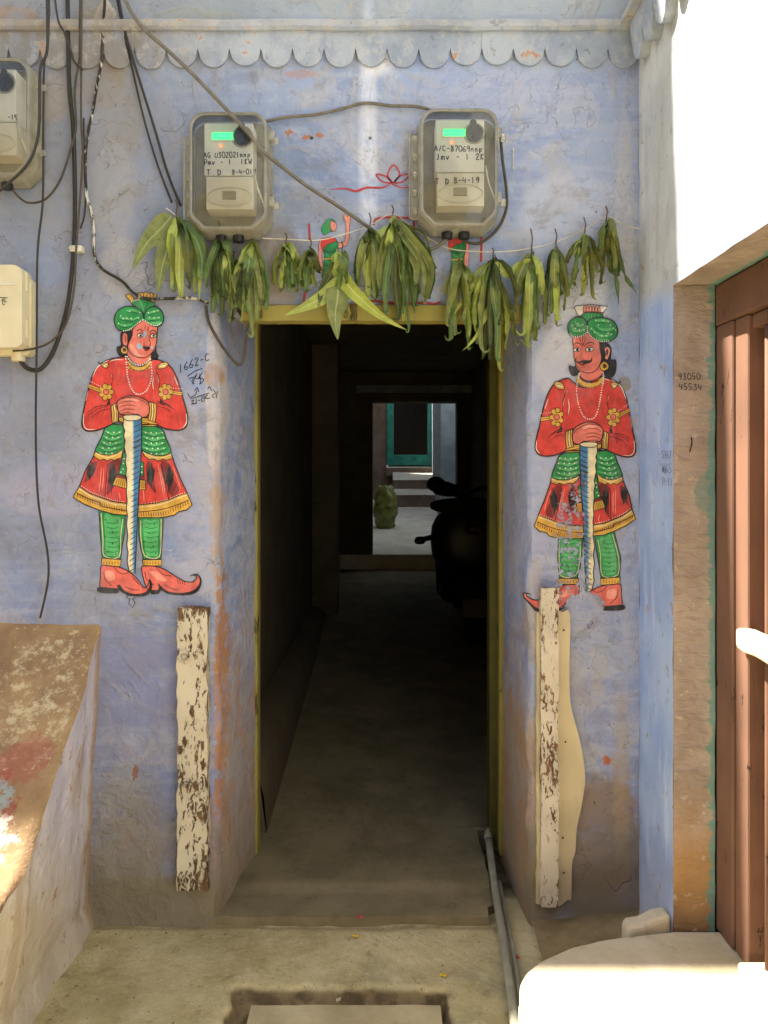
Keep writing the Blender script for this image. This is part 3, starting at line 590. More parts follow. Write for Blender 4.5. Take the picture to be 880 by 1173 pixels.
def cw(mb):
    xl, xr = P(443, 0, yw).x, P(501, 0, yw).x
    mb.box((-1.6, yw, 0), (xl, yw+.3, 3.6)); mb.box((xr, yw, 0), (1.9, yw+.3, 3.6)); mb.box((xl, yw, 3.1), (xr, yw+.3, 3.6)); mb.box((xl, yw, 0), (xr, yw+.3, z3-.003))
    mb.box((-1.6, 6.56, 2.75), (-1.2, yw, 5)); mb.box((-1.6, 6.56, 0), (-.62, 7.0, 2.7)); mb.box((-1.6, 6.9, 0), (-1.2, yw, 5.5))
    mb.box((-1.6, 6.3, 2.76), (1.9, 6.56, 3.2)); mb.box((-1.6, 8.6, 0), (P(428, 0, 8.6).x-.05, 9.0, 5))
part('wall', cw, ['court_wall'], ch)
part('side_wall', lambda mb: (mb.box((P(505, 0, 8.5).x, 8.5, 0), (1.9, yw, 5)), mb.box((1.3, 6.56, 0), (1.9, 8.5, 5))), ['court_grey'], ch)
def tf(mb):
    l0, l1, r0, r1 = [P(v, 0, yw).x for v in (443, 451, 490, 501)]; zb_ = P(0, 533, yw).z; zs_ = P(0, 521, yw).z
    mb.box((l0, yw-.03, zb_), (l1, yw+.1, 3.1)); mb.box((r0, yw-.03, zb_), (r1, yw+.1, 3.1)); mb.box((l1, yw-.025, zb_), (r0, yw+.1, zs_))
part('door_frame', tf, ['teal'], ch, bevel=.01)
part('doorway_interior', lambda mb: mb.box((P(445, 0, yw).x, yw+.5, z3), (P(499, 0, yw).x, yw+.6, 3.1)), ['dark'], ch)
# sack of rubbish
sk = MB(); c0 = P(441.5, 610, 8.0); 
def sack(u, v):
    a = 2*math.pi*u; t = v; r = .135*(1-.15*math.cos(t*6))*(1-.25*max(0, t-.85)/.15)*(min(1, t*8)**.4); h = .60*t
    k = 1+.22*fbm(math.cos(a), math.sin(a), t*3, 1.8)+.10*fbm(math.cos(a)*2, math.sin(a)*2, t*7, 2.5)
    return (c0.x+r*k*math.cos(a), 8.0+r*k*math.sin(a), c0.z+h+.02*math.sin(3*a)*(t > .9))
sk.grid(sack, fr(0, 1, .04), fr(0, 1, .05)); k0 = sk.add([(c0.x, 8.0, c0.z+.57)]); n_ = 26; b0 = len(sk.v)-1-n_
for i in range(n_-1): sk.face((b0+i, b0+i+1, k0))
tag(sk.build('rubbish_sack', ['sack'], None, smooth=True), 'crumpled yellow green plastic sack standing on the courtyard floor by the far doorway', 'sack')
# ------------------------------------------------------------------ scooter in the dark passage
YS = 3.3; sc0 = P(545, 0, YS).x
fz = .028+.018+(YS-.5)*.055
sr = empty('scooter', (sc0, YS+.5, fz), 'dark motor scooter parked in the shaded passage, seen from behind', 'scooter')
def S(px, py, dy=0): return P(px, py, YS+dy)
def torus(mb, c, Rr, r, ax='x'):
    n, k = 28, 10; v0 = len(mb.v)
    for i in range(n):
        a = 2*math.pi*i/n
        for j in range(k):
            b = 2*math.pi*j/k; q = Rr+r*math.cos(b); mb.v.append((c[0]+r*1.0*math.sin(b), c[1]+q*math.cos(a), c[2]+q*math.sin(a)))
    for i in range(n):
        for j in range(k):
            mb.face((v0+i*k+j, v0+((i+1) % n)*k+j, v0+((i+1) % n)*k+(j+1) % k, v0+i*k+(j+1) % k))
wz = fz+.215
for wy in (YS+.22, YS+1.45):
    w = part('wheel', lambda mb: torus(mb, (sc0, wy, wz), .165, .05), ['rubber'], sr, smooth=True)
    part('rim', lambda mb: mb.tube([(sc0-.035, wy, wz), (sc0+.035, wy, wz)], .115, 18), ['chrome'], w)
def loft(mb, secs, n=20, e=2.6):
    rings = []
    for (y, cx, cz_, hw, hh) in secs:
        k = []
        for i in range(n):
            a = 2*math.pi*i/n; c, s_ = math.cos(a), math.sin(a)
            k.append((cx+hw*math.copysign(abs(c)**(2/e), c), y, cz_+hh*math.copysign(abs(s_)**(2/e), s_)))
        rings.append(mb.add(k))
    for a, b in zip(rings, rings[1:]):
        for i in range(n): mb.face((a+i, a+(i+1) % n, b+(i+1) % n, b+i))
    mb.face([rings[0]+i for i in reversed(range(n))]); mb.face([rings[-1]+i for i in range(n)])
seat_z = S(0, 572).z
part('body', lambda mb: loft(mb, [(YS+.0, sc0, seat_z-.32, .17, .12), (YS+.05, sc0, seat_z-.30, .27, .24), (YS+.35, sc0, seat_z-.32, .31, .27), (YS+.62, sc0, seat_z-.35, .22, .25), (YS+.75, sc0, fz+.3, .20, .08), (YS+1.0, sc0, fz+.3, .22, .07), (YS+1.08, sc0, fz+.62, .23, .34), (YS+1.2, sc0, fz+.8, .16, .24)]), ['scooter'], sr, smooth=True)
part('seat', lambda mb: loft(mb, [(YS+.03, sc0-.03, seat_z-.06, .24, .045), (YS+.1, sc0-.03, seat_z-.05, .30, .06), (YS+.55, sc0-.03, seat_z-.06, .25, .055), (YS+.75, sc0-.03, seat_z-.09, .14, .04)]), ['rubber'], sr, smooth=True)
part('mudguard', lambda mb: loft(mb, [(YS-.04, sc0, fz+.30, .09, .10), (YS+.1, sc0, fz+.42, .10, .08), (YS+.3, sc0, fz+.45, .10, .07)]), ['scooter'], sr, smooth=True)
hb = S(505, 562, 1.0)
part('handlebar', lambda mb: (mb.tube(catmull([(hb.x-.05, YS+.95, hb.z+.01), (sc0-.15, YS+1.05, hb.z+.02), (sc0, YS+1.1, hb.z-.05), (sc0+.15, YS+1.05, hb.z+.02), (sc0+.33, YS+.95, hb.z+.01)], 5), .022, 10), loft(mb, [(YS+.98, sc0-.17, hb.z+.02, .09, .06), (YS+1.2, sc0-.1, hb.z, .08, .06)])), ['scooter'], sr, smooth=True)
m0 = S(497, 556, .9)
part('mirror', lambda mb: (loft(mb, [(YS+.9, m0.x+.02, m0.z+.01, .075, .062), (YS+.93, m0.x+.02, m0.z+.01, .08, .066), (YS+.96, m0.x+.02, m0.z, .04, .03)], 18, 2), mb.tube([(m0.x+.03, YS+.95, m0.z), (sc0-.12, YS+1.03, hb.z)], .008)), ['black'], sr, smooth=True)
lv0, lv1 = S(508, 561, .9), S(538, 549, .9)
part('brake_lever', lambda mb: mb.tube(catmull([lv0, (lv0+lv1)/2+Vector((0, 0, -.012)), lv1], 5), .014, 8, rf=lambda t: .026-.018*t), ['black'], sr, smooth=True)
id0 = S(480, 619, .05)
part('indicator', lambda mb: (loft(mb, [(YS+.0, id0.x, id0.z, .035, .025), (YS+.06, id0.x+.01, id0.z, .04, .03)]), mb.tube([(id0.x, YS+.04, id0.z), (id0.x+.12, YS+.06, id0.z+.03)], .02)), ['black'], sr, smooth=True)
pa, pb = S(530, 686, -.06), S(557, 708, -.06)
npl = part('number_plate', lambda mb: mb.box((pa.x, YS-.064, pb.z), (pb.x, YS-.06, pa.z)), ['plate'], sr, bevel=.001)
part('tail_light', lambda mb: loft(mb, [(YS-.03, sc0, seat_z-.22, .07, .03), (YS+.02, sc0, seat_z-.22, .09, .04)]), ['taillight'], sr, smooth=True)
# ------------------------------------------------------------------ 2-D drawing kit (paint on walls)
class Draw:
    def __init__(s, proj, base=.0016, step=.00022): s.p = proj; s.b = base; s.st = step; s.mb = MB()
    def _pt(s, x, y, l):
        p, n = s.p(x, y); return p+n*(s.b+s.st*l)
    def fill(s, pts, m, l=0, smooth=True, ol=None, ow=1.0, n=4):
        pts = [Vector((p[0], p[1], 0)) for p in pts]
        if smooth: pts = catmull(pts, n, True)
        k = s.mb.add([s._pt(p.x, p.y, l) for p in pts]); mi = s.mb.mat(m)
        for t in tessellate_polygon([pts]): s.mb.face((k+t[0], k+t[1], k+t[2]), mi)
        if ol: s.stroke([(p.x, p.y) for p in pts]+[(pts[0].x, pts[0].y)], ow, ol, l+1, False)
    def stroke(s, pts, w, m, l=1, smooth=True, taper=False, n=4):
        q = [Vector((p[0], p[1], 0)) for p in pts]
        if smooth and len(q) > 2: q = catmull(q, n)
        mi = s.mb.mat(m); N = len(q); L = []; Rr = []
        for i, p in enumerate(q):
            t = q[min(i+1, N-1)]-q[max(i-1, 0)]
            if t.length < 1e-6: t = Vector((1, 0, 0))
            t.normalize(); nn = Vector((-t.y, t.x, 0)); ww = w/2*(1+.18*nz(p.x*.4, p.y*.4, 2))
            if taper: ww *= max(.12, math.sin(math.pi*(i+.5)/N)**.6)
            a, b = p+nn*ww, p-nn*ww; L.append(s._pt(a.x, a.y, l)); Rr.append(s._pt(b.x, b.y, l))
        k = s.mb.add(L+Rr)
        for i in range(N-1): s.mb.face((k+i, k+i+1, k+N+i+1, k+N+i), mi)
    def dot(s, x, y, r, m, l=2, n=7):
        k = s.mb.add([s._pt(x+r*math.cos(6.2832*i/n), y+r*math.sin(6.2832*i/n), l) for i in range(n)]); s.mb.face(range(k, k+n), s.mb.mat(m))
    def dots(s, path, gap, r, m, l=2):
        q = catmull([Vector((p[0], p[1], 0)) for p in path], 12); acc = gap
        for a, b in zip(q, q[1:]):
            acc += (b-a).length
            if acc >= gap: s.dot(b.x, b.y, r, m, l); acc = 0
    def done(s, name, parent):
        o = s.mb.build(name, None, parent, fix=False); s.mb = MB(); return o
front = lambda x, y: (P(x, y), Vector((0, -1, 0)))
def pal(sfx, worn):
    return {k: paint_mat(k+sfx, c, worn) for k, c in dict(red='#d03c30', dred='#7c1f1a', green='#1f8a44', dgreen='#0f5a2c', lgreen='#53b265', skin='#dd7460', dskin='#b44a3c', lskin='#ee9a84',
        gold='#d6a53c', dgold='#8c5a20', cream='#e6d8ac', blue='#3f7ba6', lblue='#8fb4c4', white='#efe6d6', black='#1d1a1a', pink='#e06a5c', brown='#5c2b1c', fin='#8d8fa6').items()}
PA, PB_ = pal('_paint', False), pal('_worn_paint', True)
rg0 = random.Random(5)
def guard(root, mp, pal_, head, dr=None):
    """body traced once; mp maps traced pixel coordinates to the wall"""
    d = Draw(front); q = pal_
    A = lambda L: [mp(80+u/5.5, 330+v/5.5) for u, v in L]
    Bz = lambda L: [mp(80+u/5.5, 500+v/5.5) for u, v in L]
    def F_(L, m, l, ol='black', ow=1.15, z=A, **k): d.fill(z(L), q[m], l, ol=q[ol] if ol else None, ow=ow, **k)
    def S_(L, w, m, l=6, z=A, **k): d.stroke(z(L), w, q[m], l, **k)
    # --- trousers
    for L, cuff, dd in (([(185, 465), (268, 480), (350, 490), (347, 600), (330, 700), (322, 770), (260, 768), (205, 762), (196, 640)], [(202, 765), (325, 775), (318, 820), (203, 810)],
                     [(225, 525), (300, 530), (270, 602), (308, 644), (222, 634), (270, 675), (238, 728), (292, 742)]),
                    ([(435, 510), (510, 512), (590, 510), (585, 620), (580, 700), (576, 770), (520, 772), (465, 770), (448, 700), (436, 620)], [(458, 775), (578, 775), (578, 815), (465, 815)],
                     [(455, 555), (535, 555), (500, 608), (557, 634), (468, 662), (526, 692), (478, 742), (540, 735)])):
        F_(L, 'green', 0, z=Bz, smooth=False)
        cx = sum(p[0] for p in L)/len(L); in_ = [(cx+(u-cx)*.62, 640+(v-640)*.86) for u, v in L]
        F_(in_, 'lgreen', 1, None, z=Bz, n=3)
        for k in range(7): v = 540+k*30; S_([(cx-45, v), (cx, v+9), (cx+42, v-2)], 1.3, 'green', 2, Bz, taper=True)
        S_([(L[0][0]+14, L[0][1]+20), (L[-1][0]+14, 640), (cuff[0][0]+16, 750), (cuff[1][0]-14, 756), (cuff[1][0]-2, 620), (L[2][0]-14, 520)], .8, 'cream', 2, Bz)
        for u, v in dd: p = Bz([(u, v)])[0]; d.fill([(p[0]-.9, p[1]-.7), (p[0]+1.0, p[1]-1), (p[0]+.2, p[1]+1.3)], q['black'], 3, False)
        F_(cuff, 'gold', 3, z=Bz, smooth=False)
        for k in range(6): u = cuff[0][0]+12+k*18; S_([(u, 788), (u+2, 804)], .9, 'dgold', 5, Bz)
    d.done('trousers', root)
    # --- shoes
    F_([(455, 820), (500, 815), (550, 820), (600, 838), (640, 862), (690, 895), (735, 915), (775, 915), (797, 900), (800, 885), (785, 872), (810, 872), (826, 900), (818, 945), (780, 978), (700, 990), (620, 978), (575, 945), (560, 930), (566, 975), (510, 975), (480, 940), (462, 880)], 'pink', 3, z=Bz)
    d.fill(Bz([(570, 945), (620, 975), (700, 985), (775, 970), (812, 935), (818, 900), (800, 875), (755, 880), (790, 865), (815, 872), (832, 905), (822, 955), (780, 992), (700, 1000), (620, 992), (580, 970), (560, 990), (515, 992), (512, 968), (555, 965)]), q['black'], 5)
    F_([(200, 815), (250, 815), (300, 820), (350, 838), (400, 870), (440, 915), (465, 948), (488, 945), (500, 915), (505, 900), (518, 930), (510, 965), (480, 992), (420, 995), (355, 985), (315, 950), (300, 935), (300, 965), (198, 955), (196, 880)], 'pink', 4, z=Bz)
    d.fill(Bz([(185, 948), (298, 955), (312, 930), (345, 968), (400, 990), (465, 985), (500, 955), (505, 900), (521, 938), (510, 980), (470, 1005), (400, 1006), (340, 988), (312, 968), (302, 986), (186, 982)]), q['black'], 6)
    for L in ([(280, 820), (310, 855), (350, 865), (375, 850)], [(215, 850), (225, 900), (265, 940)], [(545, 820), (590, 868), (640, 878)], [(475, 850), (485, 900), (530, 935)], [(600, 935), (650, 960), (690, 965)], [(350, 945), (400, 965), (440, 965)]): S_(L, .8, 'brown', 6, Bz)
    for k in range(4): S_([(395+k*12, 880+k*12), (412+k*10, 905+k*12)], .7, 'black', 6, Bz); S_([(678+k*16, 895+k*6), (684+k*14, 925+k*3)], .7, 'black', 6, Bz)
    F_([(225, 850), (275, 850), (285, 900), (240, 905)], 'lskin', 5, None, z=Bz); F_([(500, 850), (560, 860), (610, 910), (560, 905)], 'lskin', 5, None, z=Bz)
    d.done('shoes', root)
    # --- skirt
    F_([(200, 40), (155, 120), (100, 215), (62, 315), (130, 360), (200, 385), (270, 410), (350, 420), (440, 430), (540, 420), (620, 400), (680, 375), (740, 355), (700, 270), (660, 170), (620, 40)], 'red', 3, z=Bz, smooth=False, ow=1.4)
    for L in ([(140, 170), (175, 160), (150, 240), (95, 290), (110, 230)], [(250, 165), (325, 150), (290, 290), (235, 370), (245, 260)], [(490, 160), (520, 165), (530, 260), (545, 360), (500, 300), (480, 210)], [(575, 160), (625, 170), (650, 250), (690, 340), (640, 370), (600, 270)]):
        F_(L, 'dred', 4, None, z=Bz); cx = sum(p[0] for p in L)/len(L); cy = sum(p[1] for p in L)/len(L)
        for j in range(9):
            ux = cx+(j-4)*5.2; hh = (max(v for u, v in L)-min(v for u, v in L))*.5*(1-abs(j-4)/6.5); S_([(ux+4, cy-hh*rg0.uniform(.7, 1.1)), (ux, cy), (ux-5, cy+hh*rg0.uniform(.7, 1.15))], 1.15, 'black', 5, Bz, taper=True)
    for k, (a, b) in enumerate((((200, 190), (185, 350)), ((215, 200), (205, 340)), ((555, 170), (590, 360)), ((570, 200), (600, 350)), ((455, 290), (470, 410)), ((310, 350), (318, 400)), ((650, 190), (700, 330)))):
        S_([a, ((a[0]+b[0])/2+3, (a[1]+b[1])/2), b], .8, 'lskin', 5, Bz, taper=True)
    for a, b in (((240, 170), (222, 385)), ((575, 175), (625, 395))): S_([a, b], .9, 'black', 6, Bz, smooth=False)
    hem_t = [(62, 315), (130, 360), (200, 385), (270, 410), (350, 420), (440, 430), (540, 420), (620, 400), (680, 375), (740, 355)]
    hem_b = [(772, 430), (740, 462), (690, 472), (660, 495), (600, 508), (550, 512), (490, 510), (440, 512), (360, 495), (280, 490), (190, 465), (90, 425), (22, 382)]
    F_(hem_t+hem_b, 'gold', 5, z=Bz, smooth=False)
    mid = [(45, 355), (120, 392), (195, 415), (200, 440), (280, 455), (355, 468), (440, 475), (550, 465), (620, 450), (680, 430), (750, 400)]
    S_(mid, 1.0, 'brown', 7, Bz, smooth=False)
    S_([(v[0], v[1]+14) for v in hem_t], 1.0, 'cream', 7, Bz)
    for i in range(46):
        u = 50+i*15.4
        yb_ = 372+115*math.sin(min(1, max(0, (u-40)/430))*1.57)**.9 if u < 440 else 500-85*max(0, (u-560)/200)**1.4
        if abs(u-400) < 40: continue
        S_([(u, yb_-22), (u+4, yb_+2)], 1.0, 'dgold' if i % 3 else 'dred', 7, Bz)
    d.dots(Bz([(75, 312), (135, 350), (205, 376), (275, 400), (350, 412)]), 2.0, .55, q['white'], 6); d.dots(Bz([(440, 428), (540, 415), (620, 395), (680, 370), (735, 352)]), 2.0, .55, q['white'], 6)
    d.done('skirt', root)
    # --- sash
    F_([(240, 865), (335, 865), (345, 900), (345, 1025), (335, 1040), (270, 1060), (200, 1050), (160, 1030), (200, 945)], 'green', 5, ow=1.3)
    F_([(455, 875), (575, 885), (610, 950), (640, 1035), (600, 1055), (540, 1055), (480, 1040), (455, 1020)], 'green', 5, ow=1.3)
    for k in range(5):
        v = 905+k*33; w_l = 225-k*12
        S_([(w_l, v-8), (w_l+50, v+16), (332, v-6)], 2.6, 'lgreen', 7, taper=True); S_([(462, v-4), (530, v+18), (585+k*9, v)], 2.6, 'lgreen', 7, taper=True)
        S_([(w_l-4, v+6), (w_l+50, v+30), (336, v+8)], .8, 'dgreen', 7, taper=True); S_([(462, v+10), (530, v+32), (590+k*9, v+12)], .8, 'dgreen', 7, taper=True)
        for u in (w_l+18, w_l+55, w_l+92): d.dot(*A([(u+4*(k % 2), v+4)])[0], .85, q['white'], 9)
        for u in (480, 515, 548, 585): d.dot(*A([(u+8*(k % 2), v+6)])[0], .85, q['white'], 9)
    F_([(162, 93), (200, 112), (250, 118), (300, 104), (338, 82), (328, 135), (300, 142), (285, 152), (262, 142), (240, 155), (215, 143), (190, 150), (152, 122)], 'gold', 8, z=Bz, smooth=False)
    F_([(455, 82), (480, 102), (540, 120), (600, 120), (640, 102), (648, 138), (610, 150), (590, 142), (560, 155), (530, 142), (500, 145), (470, 120)], 'gold', 8, z=Bz, smooth=False)
    S_([(165, 105), (210, 126), (255, 131), (330, 100)], .8, 'cream', 10, Bz); S_([(462, 98), (520, 127), (580, 134), (642, 116)], .8, 'cream', 10, Bz)
    F_([(338, 105), (362, 95), (362, 250), (308, 238), (325, 170)], 'green', 8, z=Bz, smooth=False); F_([(440, 150), (468, 165), (468, 245), (440, 245)], 'green', 8, z=Bz, smooth=False)
    for u, v in ((345, 140), (340, 170), (338, 205), (325, 225), (455, 190), (455, 225)): d.dot(*Bz([(u, v)])[0], .8, q['white'], 10)
    F_([(300, 235), (362, 252), (362, 330), (272, 305)], 'gold', 9, z=Bz, smooth=False); F_([(440, 270), (480, 278), (480, 335), (436, 335)], 'gold', 9, z=Bz, smooth=False)
    F_([(300, 233), (362, 250), (362, 272), (294, 258)], 'dred', 10, None, z=Bz, smooth=False); F_([(440, 245), (472, 245), (476, 278), (440, 272)], 'dred', 10, None, z=Bz, smooth=False)
    for k in range(5): S_([(303+k*12, 265+k*2), (290+k*14, 305+k*4)], .7, 'dgold', 11, Bz); S_([(445+k*8, 285), (444+k*8, 325)], .6, 'dgold', 11, Bz)
    d.done('sash', root)
    # --- tunic and arms
    F_([(360, 438), (300, 440), (240, 455), (190, 485), (150, 540), (130, 600), (110, 680), (92, 760), (80, 830), (84, 878), (112, 900), (165, 898), (240, 872), (310, 840), (345, 855), (450, 860), (540, 860), (600, 885), (675, 896), (722, 884), (743, 848), (740, 790), (716, 700), (695, 620), (670, 550), (632, 492), (585, 462), (530, 448), (500, 470), (440, 500), (390, 490)], 'red', 7, ow=1.6)
    F_([(250, 690), (232, 742), (258, 735)], 'black', 8, None, smooth=False); F_([(572, 690), (568, 730), (606, 742)], 'black', 8, None, smooth=False)
    for L in ([(268, 545), (272, 580), (262, 620), (258, 690)], [(540, 520), (560, 560), (566, 620), (568, 690)]): S_(L, .9, 'dred', 9)
    for L in ([(535, 518), (556, 550), (562, 600)], [(245, 455), (180, 495), (145, 560)], [(265, 545), (272, 575)], [(530, 560), (524, 600), (530, 640)], [(90, 790), (88, 850), (108, 888), (165, 890)], [(660, 560), (682, 610)], [(735, 790), (738, 845), (715, 880)], [(118, 650), (104, 710)], [(340, 452), (290, 452), (255, 462)]): S_(L, .9, 'white' if L[0][0] not in (118,) else 'lskin', 9, taper=True)
    for L in ([(120, 800), (170, 765), (240, 745)], [(140, 820), (190, 775), (258, 760)], [(210, 770), (180, 800)], [(550, 720), (600, 730), (660, 765)], [(555, 745), (610, 760), (640, 790)], [(225, 760), (200, 810)]): S_(L, 1.0, 'dred', 9, taper=True)
    S_([(555, 712), (610, 728), (665, 770)], .9, 'black', 10, taper=True); S_([(110, 790), (165, 750), (235, 738)], .8, 'black', 10, taper=True)
    F_([(310, 812), (345, 815), (345, 850), (312, 852)], 'gold', 8, smooth=False); F_([(455, 815), (500, 820), (548, 848), (560, 872), (455, 870)], 'gold', 8, smooth=False)
    S_([(455, 845), (550, 862)], .8, 'brown', 10, smooth=False)
    d.done('tunic', root)
    # --- staff
    W = []
    for k in range(16): W.append((345+k*1.2-(6 if k % 2 else 0), 820+k*15))
    st_l = A([(342, 815), (338, 870), (350, 900), (342, 930), (352, 960), (345, 1000), (353, 1030)])+Bz([(350, 90), (358, 120), (352, 160), (360, 200), (355, 250), (362, 300), (358, 350), (364, 400), (359, 450), (366, 500), (361, 560), (368, 620), (362, 680), (370, 730), (364, 790), (378, 850)])
    st_m = Bz([(398, 855), (396, 700), (398, 500), (400, 300), (402, 100)])+A([(400, 1000), (398, 815)])
    st_r = Bz([(414, 862), (416, 800), (430, 500), (438, 350), (448, 200), (453, 60)])+A([(455, 960), (455, 815)])
    d.fill(st_l+st_m, q['cream'], 10, False); d.fill(list(reversed(st_m))+st_r, q['blue'], 10, False)
    st_b = list(reversed([(x+1.6*(1 if x > 0 else 1)*0, y) for x, y in st_m])); sh_ = [(x+((st_r[0][0]-st_m[0][0])*.45), y) for x, y in st_b]
    d.fill(st_b+list(reversed(sh_)), q['lblue'], 11, False)
    d.stroke(st_l, 1.1, q['black'], 12, False); d.stroke(st_r, 1.2, q['black'], 12, False)
    for k in range(25):
        v = 25+k*34; xr_ = 452-(v/860)*38
        d.stroke(Bz([(xr_, v-12), (xr_-28, v+4), (xr_-54+v*.02, v+12)]), .9, q['black'], 12, taper=True)
    for k in range(5): v = 850+k*34; d.stroke(A([(455, v), (425, v+18), (400, v+24)]), .9, q['black'], 12, taper=True)
    d.fill(A([(338, 812), (365, 800), (430, 802), (456, 815), (430, 832), (365, 835)]), q['cream'], 13, ol=q['black'], ow=.9)
    d.fill(Bz([(358, 998), (385, 1003), (415, 1000), (410, 1015), (395, 1022), (412, 1045), (398, 1078), (372, 1050), (380, 1024), (362, 1014)]), q['fin'], 3, False, ol=q['black'], ow=.9)
    d.done('staff', root)
    # --- hands and cuffs
    F_([(300, 722), (330, 695), (380, 680), (440, 688), (488, 712), (505, 750), (497, 800), (462, 815), (430, 795), (385, 800), (325, 795), (303, 765)], 'skin', 14)
    for k in range(4): v = 715+k*24; S_([(308, v+18), (350, v), (400, v-2+k*2), (418, v+10)], .8, 'brown', 16, taper=True)
    S_([(330, 698), (400, 690), (470, 715), (495, 740)], .8, 'brown', 16); F_([(345, 702), (400, 695), (440, 712), (395, 716)], 'lskin', 15, None)
    F_([(262, 742), (300, 725), (308, 780), (308, 842), (270, 850), (266, 800)], 'gold', 15, smooth=False); F_([(502, 715), (548, 730), (548, 790), (540, 845), (495, 832), (504, 780)], 'gold', 15, smooth=False)
    for u in (276, 290): S_([(u, 738), (u+6, 790), (u+4, 845)], .8, 'brown', 17)
    for u in (515, 530): S_([(u, 722), (u+3, 780), (u-6, 836)], .8, 'brown', 17)
    S_([(283, 735), (291, 790), (290, 842)], .9, 'cream', 17); S_([(523, 728), (526, 780), (518, 834)], .9, 'cream', 17)
    d.done('hands', root)
    # --- jewellery
    for (x0, y0, x1, y1, cx, cy) in ((120, 598, 200, 632, 232, 655), (708, 648, 640, 640, 606, 655)):
        d.stroke(A([(x0, y0+18), (x1, y1+18)]), 5.2, q['black'], 10, False); d.stroke(A([(x0, y0+18), (x1, y1+18)]), 3.8, q['gold'], 11, False); d.stroke(A([(x0, y0+18), (x1, y1+18)]), .8, q['dgold'], 12, False)
        d.dots(A([(x0+10, y0-12), (x1, y1-10)]), 1.8, .5, q['white'], 12)
        for k in range(7):
            a = 6.283*k/7; d.dot(*A([(cx+32*math.cos(a), cy+38*math.sin(a))])[0], 3.3, q['black'], 12); 
        for k in range(7):
            a = 6.283*k/7; d.dot(*A([(cx+32*math.cos(a), cy+38*math.sin(a))])[0], 2.6, q['gold'], 13)
        d.dot(*A([(cx, cy)])[0], 5.2, q['gold'], 14, 12); d.dot(*A([(cx, cy)])[0], 3.7, q['brown'], 15, 12); d.dot(*A([(cx, cy)])[0], 2.8, q['pink'], 16, 12)
        d.done('armband', root)
    for cx, cy, s_ in ((215, 488, -1), (590, 486, 1)):
        L = [(cx-34, cy+22*-s_*-1), (cx-20, cy-10), (cx+20, cy-18), (cx+32, cy-2), (cx+10, cy+18)]
        F_(L, 'gold', 10, ow=.9); F_([(cx+(u-cx)*.55, cy+(v-cy)*.5) for u, v in L], 'cream', 12, None); S_([(cx-14, cy+4), (cx, cy-4), (cx+14, cy-2)], .7, 'brown', 13); d.done('shoulder_patch', root)
    if not dr: head(root, q)
